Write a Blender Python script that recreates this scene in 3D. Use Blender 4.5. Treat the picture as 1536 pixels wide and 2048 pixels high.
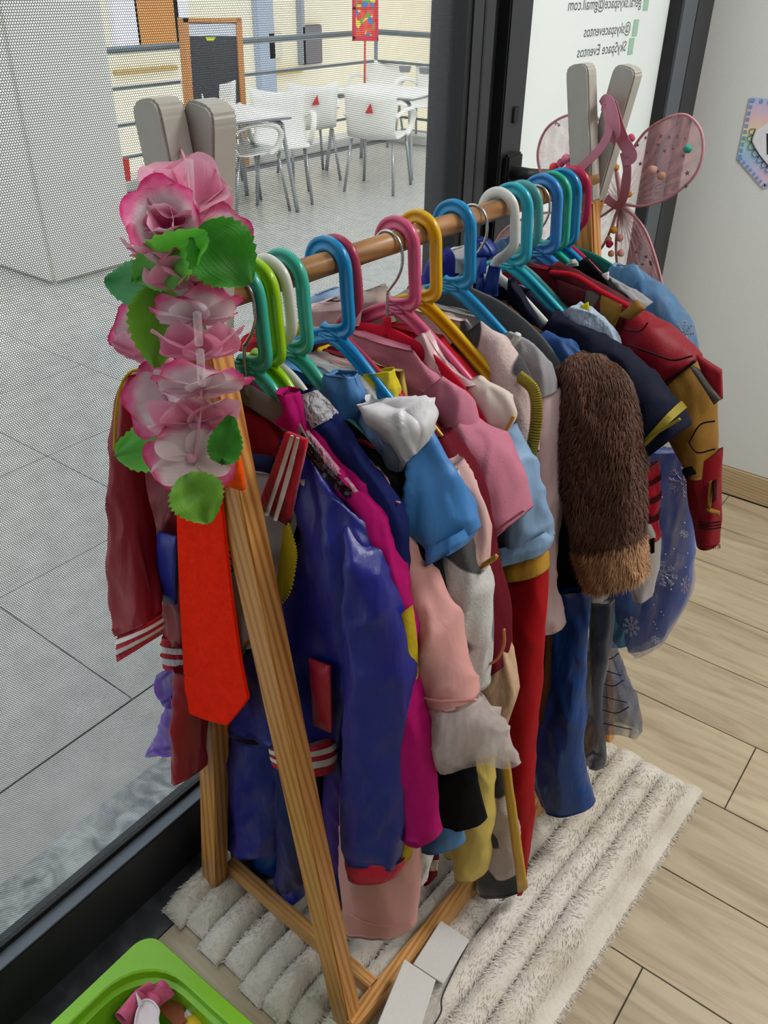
import bpy, bmesh, math, random
import numpy as np
from mathutils import Vector, Matrix, noise

S = bpy.context.scene
for o in list(bpy.data.objects):
    bpy.data.objects.remove(o)
COL = S.collection
random.seed(7)
R = math.radians

# ---------------------------------------------------------------- camera
F_PX, CX, CY = 1700.0, 768.0, 1024.0
PITCH, ROLL, HEAD = R(32.717), R(-0.823), R(37.0)
CAM = Vector((0, 0, 1.42))
fw = Vector((-math.sin(HEAD), math.cos(HEAD), 0))
rt = Vector((math.cos(HEAD), math.sin(HEAD), 0))
up = Vector((0, 0, 1))
look = fw * math.cos(PITCH) - up * math.sin(PITCH)
cup = fw * math.sin(PITCH) + up * math.cos(PITCH)
cr, sr = math.cos(ROLL), math.sin(ROLL)
camx = rt * cr - cup * sr
camy = rt * sr + cup * cr
camd = bpy.data.cameras.new('camera')
camd.sensor_fit = 'HORIZONTAL'
camd.sensor_width = 36
camd.lens = F_PX / 1536 * 36
camd.clip_start = .01
cam = bpy.data.objects.new('camera', camd)
cam.matrix_world = Matrix.Translation(CAM) @ Matrix((
    (camx.x, camy.x, -look.x, 0), (camx.y, camy.y, -look.y, 0), (camx.z, camy.z, -look.z, 0), (0, 0, 0, 1)))
COL.objects.link(cam)
S.camera = cam

# ---------------------------------------------------------------- world, sun, lamps, exposure
w = bpy.data.worlds.new('sky')
w.use_nodes = True
S.world = w
w.node_tree.nodes['Background'].inputs[0].default_value = (0.86, 0.92, 1.0, 1)
w.node_tree.nodes['Background'].inputs[1].default_value = 2.1
sd = bpy.data.lights.new('sun', 'SUN')
sd.energy = 1.1
sd.angle = R(3)
sd.color = (1, .95, .86)
so = bpy.data.objects.new('sun', sd)
so.rotation_euler = Vector((-.62, .35, -.75)).to_track_quat('-Z', 'Y').to_euler()
so.location = (6, -4, 9)
COL.objects.link(so)
for i, (lx, ly) in enumerate(((.9, .3), (.5, 1.7), (2.2, 1.2))):
    ld = bpy.data.lights.new('ceiling_panel_light', 'AREA')
    ld.shape = 'RECTANGLE'
    ld.size, ld.size_y = .6, .6
    ld.energy = (13, 34, 13)[i]
    ld.color = (1, .985, .96)
    lo = bpy.data.objects.new('ceiling_panel_light', ld)
    lo.location = (lx, ly, 2.66)
    COL.objects.link(lo)
S.cycles.max_bounces = 5
S.cycles.diffuse_bounces = 2
S.cycles.use_adaptive_sampling = True
S.cycles.adaptive_threshold = .06
S.cycles.glossy_bounces = 2
S.cycles.transmission_bounces = 3
S.cycles.transparent_max_bounces = 14
S.cycles.caustics_reflective = False
S.cycles.caustics_refractive = False
S.view_settings.view_transform = 'Standard'
S.view_settings.look = 'None'
S.view_settings.gamma = 1
S.view_settings.use_curve_mapping = False
S.view_settings.exposure = 0.16

# ---------------------------------------------------------------- coordinates
OR = Vector((-.778, .5486, 0))
YAW = R(2.5)
YD = Vector((math.sin(YAW), math.cos(YAW), 0))
XD = Vector((math.cos(YAW), -math.sin(YAW), 0))
RX = .145          # rod centre line in rack coordinates
RZ = 1.138


def W(x, y, z):
    """rack coordinates to world"""
    return OR + XD * x + YD * y + Vector((0, 0, z))


def ray(px, py):
    u, v = px - CX, py - CY
    return look * F_PX + camx * u - camy * v


def atw(px, py, Y):
    """world point on the vertical plane across the rack at rack depth Y"""
    d = ray(px, py)
    t = (OR + YD * Y - CAM).dot(YD) / d.dot(YD)
    return CAM + d * t


def at(px, py, Y):
    p = atw(px, py, Y) - OR
    return Vector((p.dot(XD), p.dot(YD), p.z))


def gz(px, py, z=0):
    d = ray(px, py)
    return CAM + d * ((z - CAM.z) / d.z)


def wx(px, py, x):
    d = ray(px, py)
    return CAM + d * ((x - CAM.x) / d.x)


# ---------------------------------------------------------------- materials
def lin(c):
    if isinstance(c, str):
        c = [int(c[i:i + 2], 16) / 255 for i in (0, 2, 4)]
    return [((v + .055) / 1.055) ** 2.4 if v > .04045 else v / 12.92 for v in c[:3]] + [1]


M = {}


def nt(name):
    m = bpy.data.materials.new(name)
    m.use_nodes = True
    n = m.node_tree
    return m, n, n.nodes['Principled BSDF'], n.nodes['Material Output']


def bump(n, b, scale, strength, dist=.002, stretch=None, detail=3):
    tc = n.nodes.new('ShaderNodeTexCoord')
    src = tc.outputs['Object']
    if stretch:
        mp = n.nodes.new('ShaderNodeMapping')
        mp.inputs['Scale'].default_value = stretch
        n.links.new(src, mp.inputs[0])
        src = mp.outputs[0]
    nz = n.nodes.new('ShaderNodeTexNoise')
    nz.inputs['Scale'].default_value = scale
    nz.inputs['Detail'].default_value = detail
    n.links.new(src, nz.inputs['Vector'])
    bp = n.nodes.new('ShaderNodeBump')
    bp.inputs['Strength'].default_value = strength
    bp.inputs['Distance'].default_value = dist
    n.links.new(nz.outputs[0], bp.inputs['Height'])
    n.links.new(bp.outputs[0], b.inputs['Normal'])
    return nz, src


def mixcol(n, fac, a, b_, out):
    mx = n.nodes.new('ShaderNodeMix')
    mx.data_type = 'RGBA'
    mx.inputs[6].default_value = a
    mx.inputs[7].default_value = b_
    n.links.new(fac, mx.inputs[0])
    n.links.new(mx.outputs[2], out)
    return mx


def ramp(n, fac, stops, interp='LINEAR'):
    r = n.nodes.new('ShaderNodeValToRGB')
    r.color_ramp.interpolation = interp
    e = r.color_ramp.elements
    while len(e) < len(stops):
        e.new(.5)
    for k, (p, c) in enumerate(stops):
        e[k].position = p
        e[k].color = c
    n.links.new(fac, r.inputs[0])
    return r


def tc_obj(n):
    return n.nodes.new('ShaderNodeTexCoord').outputs['Object']


def cloth(name, col, rough=.85, sheen=.12, wr=.25, sc=14, var=.12, weave=True):
    """woven cloth: noise colour variation, soft wrinkle relief"""
    if name in M:
        return M[name]
    m, n, b, o = nt(name)
    c = lin(col)
    b.inputs['Roughness'].default_value = rough
    if sheen > .2:
        b.inputs['Sheen Weight'].default_value = sheen * .5
    b.inputs['Specular IOR Level'].default_value = .18
    nz, src = bump(n, b, sc, min(1, wr * 1.6), .014, (1, 1, .45), 3)
    bp0 = b.inputs['Normal'].links[0].from_node
    n4 = n.nodes.new('ShaderNodeTexNoise')
    n4.inputs['Scale'].default_value = 420
    n.links.new(tc_obj(n), n4.inputs['Vector'])
    b2 = n.nodes.new('ShaderNodeBump')
    b2.inputs['Strength'].default_value = .3
    b2.inputs['Distance'].default_value = .0012
    n.links.new(n4.outputs[0], b2.inputs['Height'])
    n.links.new(bp0.outputs[0], b2.inputs['Normal'])
    n.links.new(b2.outputs[0], b.inputs['Normal'])
    n2 = n.nodes.new('ShaderNodeTexNoise')
    n2.inputs['Scale'].default_value = 9
    n2.inputs['Detail'].default_value = 2
    n.links.new(src, n2.inputs['Vector'])
    mixcol(n, n2.outputs[0], [v * (1 - var) for v in c[:3]] + [1], [min(1, v * (1 + var)) for v in c[:3]] + [1],
           b.inputs['Base Color'])
    M[name] = m
    return m


def satin(name, col, rough=.36, wr=.35, sc=10):
    if name in M:
        return M[name]
    m, n, b, o = nt(name)
    b.inputs['Base Color'].default_value = lin(col)
    b.inputs['Roughness'].default_value = rough
    b.inputs['Specular IOR Level'].default_value = .42
    nz, src = bump(n, b, sc, min(1, wr * 1.5), .02, (1.2, 1, .35), 4)
    bp0 = b.inputs['Normal'].links[0].from_node
    n2 = n.nodes.new('ShaderNodeTexNoise')
    n2.inputs['Scale'].default_value = 45
    n2.inputs['Detail'].default_value = 3
    n2.inputs['Distortion'].default_value = .6
    n.links.new(src, n2.inputs['Vector'])
    b2 = n.nodes.new('ShaderNodeBump')
    b2.inputs['Strength'].default_value = .35
    b2.inputs['Distance'].default_value = .004
    n.links.new(n2.outputs[0], b2.inputs['Height'])
    n.links.new(bp0.outputs[0], b2.inputs['Normal'])
    n.links.new(b2.outputs[0], b.inputs['Normal'])
    mr = n.nodes.new('ShaderNodeMapRange')
    mr.inputs[3].default_value, mr.inputs[4].default_value = max(.1, rough - .08), rough + .16
    n.links.new(nz.outputs[0], mr.inputs[0])
    n.links.new(mr.outputs[0], b.inputs['Roughness'])
    M[name] = m
    return m


def velvet(name, col, wr=.3, rough=.8):
    if name in M:
        return M[name]
    m, n, b, o = nt(name)
    c = lin(col)
    b.inputs['Roughness'].default_value = rough
    b.inputs['Sheen Weight'].default_value = .2
    b.inputs['Specular IOR Level'].default_value = .15
    b.inputs['Sheen Roughness'].default_value = .35
    b.inputs['Sheen Tint'].default_value = [min(1, v * 2.2 + .03) for v in c[:3]] + [1]
    nz, src = bump(n, b, 60, wr, .004)
    mixcol(n, nz.outputs[0], [v * .8 for v in c[:3]] + [1], [min(1, v * 1.15) for v in c[:3]] + [1], b.inputs['Base Color'])
    M[name] = m
    return m


def plastic(name, col, rough=.25, transl=.25):
    """glossy slightly translucent plastic"""
    if name in M:
        return M[name]
    m, n, b, o = nt(name)
    b.inputs['Base Color'].default_value = lin(col)
    b.inputs['Roughness'].default_value = rough
    b.inputs['Coat Weight'].default_value = .25
    b.inputs['Coat Roughness'].default_value = .12
    bump(n, b, 40, .03, .001)
    if transl:
        t = n.nodes.new('ShaderNodeBsdfTranslucent')
        t.inputs[0].default_value = lin(col)
        mx = n.nodes.new('ShaderNodeMixShader')
        mx.inputs[0].default_value = transl
        n.links.new(b.outputs[0], mx.inputs[1])
        n.links.new(t.outputs[0], mx.inputs[2])
        n.links.new(mx.outputs[0], o.inputs[0])
    M[name] = m
    return m


def plain(name, col, rough=.5, metal=0, wr=.05, sc=80):
    if name in M:
        return M[name]
    m, n, b, o = nt(name)
    c = lin(col)
    b.inputs['Roughness'].default_value = rough
    b.inputs['Metallic'].default_value = metal
    nz, src = bump(n, b, sc, wr, .001)
    mixcol(n, nz.outputs[0], [v * .93 for v in c[:3]] + [1], [min(1, v * 1.06) for v in c[:3]] + [1], b.inputs['Base Color'])
    M[name] = m
    return m


def tulle(name, col, alpha=.4, transl=.5, fine=900):
    """sheer net: woven holes plus gathered denser streaks"""
    if name in M:
        return M[name]
    m, n, b, o = nt(name)
    c = lin(col)
    b.inputs['Base Color'].default_value = c
    b.inputs['Roughness'].default_value = .6
    b.inputs['Sheen Weight'].default_value = .5
    tc = n.nodes.new('ShaderNodeTexCoord')
    mp = n.nodes.new('ShaderNodeMapping')
    mp.inputs['Scale'].default_value = (1, 1, .12)
    n.links.new(tc.outputs['Object'], mp.inputs[0])
    nz = n.nodes.new('ShaderNodeTexNoise')
    nz.inputs['Scale'].default_value = 70
    n.links.new(mp.outputs[0], nz.inputs['Vector'])
    mr = n.nodes.new('ShaderNodeMapRange')
    mr.inputs[1].default_value, mr.inputs[2].default_value = .35, .75
    mr.inputs[3].default_value, mr.inputs[4].default_value = alpha * .7, min(1, alpha * 1.5)
    n.links.new(nz.outputs[0], mr.inputs[0])
    tl = n.nodes.new('ShaderNodeBsdfTranslucent')
    tl.inputs[0].default_value = c
    m1 = n.nodes.new('ShaderNodeMixShader')
    m1.inputs[0].default_value = transl
    n.links.new(b.outputs[0], m1.inputs[1])
    n.links.new(tl.outputs[0], m1.inputs[2])
    tr = n.nodes.new('ShaderNodeBsdfTransparent')
    m2 = n.nodes.new('ShaderNodeMixShader')
    n.links.new(mr.outputs[0], m2.inputs[0])
    n.links.new(tr.outputs[0], m2.inputs[1])
    n.links.new(m1.outputs[0], m2.inputs[2])
    n.links.new(m2.outputs[0], o.inputs[0])
    M[name] = m
    return m


def spots(name, ca, cb, scale, thr, rough=.9, sheen=.4, seed=0.):
    """cow patches printed on fleece"""
    if name in M:
        return M[name]
    m, n, b, o = nt(name)
    b.inputs['Roughness'].default_value = rough
    b.inputs['Sheen Weight'].default_value = sheen
    tc = n.nodes.new('ShaderNodeTexCoord')
    mp = n.nodes.new('ShaderNodeMapping')
    mp.inputs['Location'].default_value = (seed, seed * .7, seed * 1.3)
    n.links.new(tc.outputs['Object'], mp.inputs[0])
    nz = n.nodes.new('ShaderNodeTexNoise')
    nz.inputs['Scale'].default_value = scale
    nz.inputs['Detail'].default_value = 1.2
    n.links.new(mp.outputs[0], nz.inputs['Vector'])
    r = ramp(n, nz.outputs[0], [(thr - .006, lin(ca)), (thr + .006, lin(cb))])
    n2 = n.nodes.new('ShaderNodeTexNoise')
    n2.inputs['Scale'].default_value = 260
    n.links.new(tc.outputs['Object'], n2.inputs['Vector'])
    mx = n.nodes.new('ShaderNodeMix')
    mx.data_type = 'RGBA'
    mx.blend_type = 'MULTIPLY'
    mx.inputs[0].default_value = .35
    n.links.new(r.outputs[0], mx.inputs[6])
    n.links.new(n2.outputs[0], mx.inputs[7])
    n.links.new(mx.outputs[2], b.inputs['Base Color'])
    bp = n.nodes.new('ShaderNodeBump')
    bp.inputs['Strength'].default_value = .4
    bp.inputs['Distance'].default_value = .002
    n.links.new(n2.outputs[0], bp.inputs['Height'])
    n.links.new(bp.outputs[0], b.inputs['Normal'])
    M[name] = m
    return m


def wood(name, ca, cb, axis='Z', scale=9, rough=.45, rings=60, rot=0.):
    """straight grained pine: stretched wave bands"""
    if name in M:
        return M[name]
    m, n, b, o = nt(name)
    tc = n.nodes.new('ShaderNodeTexCoord')
    mp = n.nodes.new('ShaderNodeMapping')
    s = {'X': (.06, 1, 1), 'Y': (1, .06, 1), 'Z': (1, 1, .06)}[axis]
    mp.inputs['Scale'].default_value = s
    m0 = n.nodes.new('ShaderNodeMapping')
    m0.inputs['Rotation'].default_value = (0, rot, 0)
    n.links.new(tc.outputs['Object'], m0.inputs[0])
    n.links.new(m0.outputs[0], mp.inputs[0])
    wv = n.nodes.new('ShaderNodeTexWave')
    wv.bands_direction = 'DIAGONAL'
    wv.inputs['Scale'].default_value = rings
    wv.inputs['Distortion'].default_value = 2.2
    wv.inputs['Detail'].default_value = 2
    wv.inputs['Detail Scale'].default_value = .6
    n.links.new(mp.outputs[0], wv.inputs['Vector'])
    nz = n.nodes.new('ShaderNodeTexNoise')
    nz.inputs['Scale'].default_value = 40
    n.links.new(mp.outputs[0], nz.inputs['Vector'])
    ad = n.nodes.new('ShaderNodeMath')
    ad.operation = 'MULTIPLY_ADD'
    n.links.new(wv.outputs['Fac'], ad.inputs[0])
    ad.inputs[1].default_value = .7
    n.links.new(nz.outputs[0], ad.inputs[2])
    r = ramp(n, ad.outputs[0], [(.35, lin(ca)), (1.05, lin(cb))])
    n.links.new(r.outputs[0], b.inputs['Base Color'])
    b.inputs['Roughness'].default_value = rough
    M[name] = m
    return m


def petalmat(name, stops, transl=.35):
    """artificial silk: dyed gradient along the piece (UV), fine veins"""
    if name in M:
        return M[name]
    m, n, b, o = nt(name)
    uv = n.nodes.new('ShaderNodeUVMap')
    sp = n.nodes.new('ShaderNodeSeparateXYZ')
    n.links.new(uv.outputs[0], sp.inputs[0])
    nz = n.nodes.new('ShaderNodeTexNoise')
    nz.inputs['Scale'].default_value = 6
    n.links.new(uv.outputs[0], nz.inputs['Vector'])
    ad = n.nodes.new('ShaderNodeMath')
    ad.operation = 'MULTIPLY_ADD'
    n.links.new(nz.outputs[0], ad.inputs[0])
    ad.inputs[1].default_value = .25
    n.links.new(sp.outputs[1], ad.inputs[2])
    sb = n.nodes.new('ShaderNodeMath')
    sb.operation = 'SUBTRACT'
    n.links.new(ad.outputs[0], sb.inputs[0])
    sb.inputs[1].default_value = .12
    r = ramp(n, sb.outputs[0], [(p, lin(c)) for p, c in stops])
    n.links.new(r.outputs[0], b.inputs['Base Color'])
    b.inputs['Roughness'].default_value = .55
    b.inputs['Sheen Weight'].default_value = .3
    mp = n.nodes.new('ShaderNodeMapping')
    mp.inputs['Scale'].default_value = (22, .6, 1)
    n.links.new(uv.outputs[0], mp.inputs[0])
    n2 = n.nodes.new('ShaderNodeTexNoise')
    n2.inputs['Scale'].default_value = 1.5
    n.links.new(mp.outputs[0], n2.inputs['Vector'])
    bp = n.nodes.new('ShaderNodeBump')
    bp.inputs['Strength'].default_value = .35
    bp.inputs['Distance'].default_value = .002
    n.links.new(n2.outputs[0], bp.inputs['Height'])
    n.links.new(bp.outputs[0], b.inputs['Normal'])
    t = n.nodes.new('ShaderNodeBsdfTranslucent')
    n.links.new(r.outputs[0], t.inputs[0])
    mx = n.nodes.new('ShaderNodeMixShader')
    mx.inputs[0].default_value = transl
    n.links.new(b.outputs[0], mx.inputs[1])
    n.links.new(t.outputs[0], mx.inputs[2])
    n.links.new(mx.outputs[0], o.inputs[0])
    M[name] = m
    return m


# ---------------------------------------------------------------- object helpers
def link(name, me, mat, parent=None, smooth=True):
    o = bpy.data.objects.new(name, me)
    COL.objects.link(o)
    if mat is not None and not me.materials:
        me.materials.append(mat)
    if smooth:
        me.polygons.foreach_set('use_smooth', [True] * len(me.polygons))
    if parent is not None:
        o.parent = parent
    return o


def base(parent):
    v = Vector((0, 0, 0))
    while parent is not None:
        v = v + parent.location
        parent = parent.parent
    return v


def mesh(name, verts, faces, mat, parent=None, smooth=True, uv=None):
    b = base(parent)
    me = bpy.data.meshes.new(name)
    me.from_pydata([tuple(Vector(v) - b) for v in verts], [], faces)
    if uv is not None:
        l = me.uv_layers.new(name='UVMap')
        for p in me.polygons:
            for li in p.loop_indices:
                l.data[li].uv = uv[me.loops[li].vertex_index]
    me.update()
    return link(name, me, mat, parent, smooth)


def thing(name, label, cat, loc, group=None):
    o = bpy.data.objects.new(name, None)
    o.empty_display_size = .05
    COL.objects.link(o)
    o.location = loc
    tag(o, label, cat, group)
    return o


def tag(o, label, cat, group=None, kind=None):
    o['label'] = label
    o['category'] = cat
    if group:
        o['group'] = group
    if kind:
        o['kind'] = kind
    return o


def struct(o, label=None):
    o['kind'] = 'structure'
    if label:
        o['label'] = label
        o['category'] = label.split()[-1]
    return o


def bm_obj(name, bm, mat, parent=None, smooth=False, rebase=True):
    if rebase:
        bmesh.ops.translate(bm, verts=bm.verts, vec=-base(parent))
    bmesh.ops.recalc_face_normals(bm, faces=bm.faces)
    me = bpy.data.meshes.new(name)
    bm.to_mesh(me)
    bm.free()
    return link(name, me, mat, parent, smooth)


def box_bm(lo, hi, bev=0.0, seg=2, bm=None, mtx=None):
    own = bm is None
    b2 = bmesh.new()
    bmesh.ops.create_cube(b2, size=1)
    lo, hi = Vector(lo), Vector(hi)
    for v in b2.verts:
        v.co = Vector((lo.x + (v.co.x + .5) * (hi.x - lo.x), lo.y + (v.co.y + .5) * (hi.y - lo.y),
                       lo.z + (v.co.z + .5) * (hi.z - lo.z)))
    if bev:
        bmesh.ops.bevel(b2, geom=b2.edges[:], offset=bev, segments=seg, affect='EDGES', clamp_overlap=True)
    if mtx is not None:
        bmesh.ops.transform(b2, matrix=mtx, verts=b2.verts)
    if own:
        return b2
    me = bpy.data.meshes.new('tmp')
    b2.to_mesh(me)
    b2.free()
    bm.from_mesh(me)
    bpy.data.meshes.remove(me)
    return bm


def box(name, lo, hi, mat, parent=None, bev=0.0, mtx=None, seg=2):
    return bm_obj(name, box_bm(lo, hi, bev, seg, mtx=mtx), mat, parent, False)


def catmull(pts, n):
    pts = [Vector(p) for p in pts]
    if len(pts) == 2:
        return [pts[0].lerp(pts[1], i / (n - 1)) for i in range(n)]
    ext = [pts[0] * 2 - pts[1]] + pts + [pts[-1] * 2 - pts[-2]]
    out = []
    m = len(pts) - 1
    for i in range(n):
        u = i / (n - 1) * m
        k = min(int(u), m - 1)
        t = u - k
        a, b, c, d = ext[k:k + 4]
        out.append(.5 * ((2 * b) + (c - a) * t + (2 * a - 5 * b + 4 * c - d) * t * t + (3 * b - a - 3 * c + d) * t ** 3))
    return out


def tube(name, pts, rad, mat, parent=None, seg=8, n=None, closed=False, flat=None):
    """round (or flattened) tube along a smooth path; rad a number or one per point"""
    n = n or max(2, len(pts) * 6)
    P = catmull(pts, n)
    if isinstance(rad, (int, float)):
        rr = [rad] * n
    else:
        rr = [float(np.interp(i / (n - 1) * (len(rad) - 1), range(len(rad)), rad)) for i in range(n)]
    vs, fs = [], []
    ref = None
    for i in range(n):
        t = (P[min(i + 1, n - 1)] - P[max(i - 1, 0)])
        if t.length < 1e-9:
            t = Vector((0, 0, 1))
        t.normalize()
        if ref is None:
            ref = Vector((0, 1, 0)) if abs(t.y) < .9 else Vector((1, 0, 0))
        a = (ref - t * ref.dot(t)).normalized()
        ref = a
        b_ = t.cross(a)
        for k in range(seg):
            th = 2 * math.pi * k / seg
            fa, fb = (1, 1) if flat is None else flat
            vs.append(P[i] + a * (rr[i] * fa * math.cos(th)) + b_ * (rr[i] * fb * math.sin(th)))
    for i in range(n - 1):
        for k in range(seg):
            fs.append((i * seg + k, i * seg + (k + 1) % seg, (i + 1) * seg + (k + 1) % seg, (i + 1) * seg + k))
    fs.append(tuple(range(seg - 1, -1, -1)))
    fs.append(tuple((n - 1) * seg + k for k in range(seg)))
    return mesh(name, vs, fs, mat, parent)


def prism(name, pts, vec, mat, parent=None, bev=0):
    """flat outline (world points) given a thickness vector"""
    bm = bmesh.new()
    vec = Vector(vec)
    a = [bm.verts.new(Vector(p)) for p in pts]
    b_ = [bm.verts.new(Vector(p) + vec) for p in pts]
    k = len(pts)
    bm.faces.new(a)
    bm.faces.new(b_[::-1])
    for i in range(k):
        bm.faces.new((a[i], a[(i + 1) % k], b_[(i + 1) % k], b_[i]))
    bmesh.ops.recalc_face_normals(bm, faces=bm.faces)
    if bev:
        bmesh.ops.bevel(bm, geom=bm.edges[:], offset=bev, segments=2, affect='EDGES', clamp_overlap=True)
    return bm_obj(name, bm, mat, parent)


# ---------------------------------------------------------------- cloth lofts
class Loft:
    """stack of flattened rings between a left and a right edge (rack coordinates), with thickness along the rack"""

    def __init__(s, L, Rr, dep, nr=26, nt_=44, folds=(.0025, 4), wr=.005, seed=0, sq=2.3, flare=0.):
        nr = int(nr * 1.7)
        s.L, s.R = catmull(L, nr), catmull(Rr, nr)
        s.nr, s.nt = nr, nt_
        d = dep if isinstance(dep, (list, tuple)) else [dep * .75, dep, dep]
        s.D = [float(np.interp(i / (nr - 1) * (len(d) - 1), range(len(d)), d)) for i in range(nr)]
        s.folds, s.wr, s.seed, s.sq = folds, wr, seed, sq

    def pt(s, i, k, off=0., shrink=1.):
        th = 2 * math.pi * k / s.nt
        L, Rr = s.L[i], s.R[i]
        c, h = (L + Rr) / 2, (Rr - L) / 2
        e = 2 / s.sq
        cx = math.copysign(abs(math.cos(th)) ** e, math.cos(th))
        sy = math.copysign(abs(math.sin(th)) ** e, math.sin(th))
        t = i / (s.nr - 1)
        hl = max(h.length, 1e-5)
        p = c + h * (cx * (shrink + off / hl)) + Vector((0, 1, 0)) * (s.D[i] * sy * shrink + math.copysign(off, sy) * abs(sy))
        # hanging drape folds (ridged, stretched down the cloth) plus small creases, pushed outwards
        amp, fr = s.folds
        u = c.x + h.x * cx
        sd = s.seed
        g = math.sin(fr * 14 * u + sd * 1.7 + 2.2 * noise.noise((u * 9, t * 1.5, sd))) * amp * (.25 + .75 * t)
        ax, az = u + .35 * p.z * math.sin(sd), p.z
        rd = max(0, 1 - 2.6 * abs(noise.noise((ax * 13 + sd * 3.1, sy * .5 + sd, az * 3.2)))) ** 1.8
        q = (rd - .35) * s.wr * 1.7
        rd2 = max(0, 1 - 2.6 * abs(noise.noise((ax * 30 + sd * 5.3, sy * .8 + sd, az * 12)))) ** 1.8
        q += (rd2 - .35) * s.wr * .7
        q += noise.noise((u * 8 + sd, sy, az * 6 + sd)) * s.wr * 1.1
        p.y += g * (.3 + .7 * abs(sy)) + q * math.copysign(abs(sy) ** .7, sy)
        p += h.normalized() * ((q * .6 + g * .4) * cx) if hl > 1e-4 else Vector()
        p.z += q * .25
        return p

    def grid(s, i0, i1, off, cap0=False, lip=True):
        vs, fs = [], []
        shut = lip
        rings = []
        for i in range(i0, i1 + 1):
            rings.append([s.pt(i, k, off) for k in range(s.nt)])
        lip = lip and s.D[i1] > .009
        if lip:
            rings.append([s.pt(i1, k, off - .002, 1) for k in range(s.nt)])
            rings.append([s.pt(max(i0, i1 - 2), k, 0, .62) for k in range(s.nt)])
        for r in rings:
            vs += [W(p.x, p.y, p.z) for p in r]
        for i in range(len(rings) - 1):
            for k in range(s.nt):
                fs.append((i * s.nt + k, i * s.nt + (k + 1) % s.nt, (i + 1) * s.nt + (k + 1) % s.nt, (i + 1) * s.nt + k))
        if cap0:
            fs.append(tuple(range(s.nt)))
        if lip or shut:
            m_ = len(rings) - 1
            fs.append(tuple(m_ * s.nt + k for k in range(s.nt - 1, -1, -1)))
        return vs, fs

    def build(s, name, mat, parent, off=0., t0=0., t1=1., cap0=True, lip=True):
        i0, i1 = int(round(t0 * (s.nr - 1))), int(round(t1 * (s.nr - 1)))
        i1 = max(i1, i0 + 1)
        vs, fs = s.grid(i0, i1, off, cap0, lip)
        return mesh(name, vs, fs, mat, parent)

    def front(s, u, t, off=.001):
        """point on the near face at width u (-1..1) and height t (0..1)"""
        i = min(int(round(t * (s.nr - 1))), s.nr - 1)
        k = s.nt * (.5 + .5 * (1 - math.acos(max(-1, min(1, -u))) / math.pi))
        th = -math.acos(max(-1, min(1, u)))
        k = th / (2 * math.pi) * s.nt
        p = s.pt(i, k % s.nt, off)
        return p


def P2(pts, Y):
    return [at(p[0], p[1], p[2] if len(p) > 2 else Y) for p in pts]


def loft_px(L, Rr, Y, dep, **kw):
    return Loft(P2(L, Y), P2(Rr, Y), dep, **kw)


def mirror_loft(lf, cx=RX):
    """the same piece on the window side, pulled in so that it clears the glass"""
    mx = max(p.x for p in lf.R)
    f = min(1, .215 / max(.05, mx - cx))
    m_ = Loft.__new__(Loft)
    m_.__dict__.update(lf.__dict__)
    fl = lambda p: Vector((cx - (p.x - cx) * f, p.y, p.z))
    m_.L = [fl(p) for p in lf.R]
    m_.R = [fl(p) for p in lf.L]
    m_.seed = lf.seed + 11
    return m_


def torso(Y, rows, nr=26, **kw):
    """rows (z, half width, half depth) about the rod line"""
    L = [Vector((RX - h, Y, z)) for z, h, d in rows]
    Rr = [Vector((RX + h, Y, z)) for z, h, d in rows]
    return Loft(L, Rr, [d for z, h, d in rows], nr=nr, **kw)


def pad(mesh_name, quadpx, Y, mat, parent, th=.003, nseg=6, bulge=.004, off=0.):
    """soft cloth patch between four traced corners (tl, tr, br, bl), slightly domed, with thickness"""
    c = P2(quadpx, Y)
    vs, fs = [], []
    n = nseg
    for side in (0, 1):
        for j in range(n + 1):
            for i in range(n + 1):
                u, v = i / n, j / n
                p = (c[0] * (1 - u) + c[1] * u) * (1 - v) + (c[3] * (1 - u) + c[2] * u) * v
                d = bulge * math.sin(math.pi * u) * math.sin(math.pi * v)
                p = p + Vector((0, (-d - off) if side == 0 else (th - off), 0))
                p.y += .0015 * noise.noise((p.x * 40, p.z * 40, side))
                vs.append(W(*p))
    N = (n + 1) * (n + 1)
    for side in (0, 1):
        for j in range(n):
            for i in range(n):
                a = side * N + j * (n + 1) + i
                q = (a, a + 1, a + n + 2, a + n + 1)
                fs.append(q if side == 0 else q[::-1])
    ring = [i for i in range(n + 1)] + [j * (n + 1) + n for j in range(1, n + 1)] + \
           [n * (n + 1) + i for i in range(n - 1, -1, -1)] + [j * (n + 1) for j in range(n - 1, 0, -1)]
    for a, b_ in zip(ring, ring[1:] + ring[:1]):
        fs.append((b_, a, a + N, b_ + N))
    return mesh(mesh_name, vs, fs, mat, parent)

# ================================================================ SETTING
GX = -.904            # glass plane
WY = 2.55             # end wall
FX = -.875            # inner face of the window frame
dark = plain('anthracite_aluminium', '2b2d31', .42, .2, .04, 120)
mid = plain('grey_aluminium', '5c636b', .4, .2, .04, 120)
black = plain('black_gasket', '0b0c0e', .6)
white_wall = plain('white_plaster', 'e2e4e2', .85, 0, .12, 220)


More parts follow.
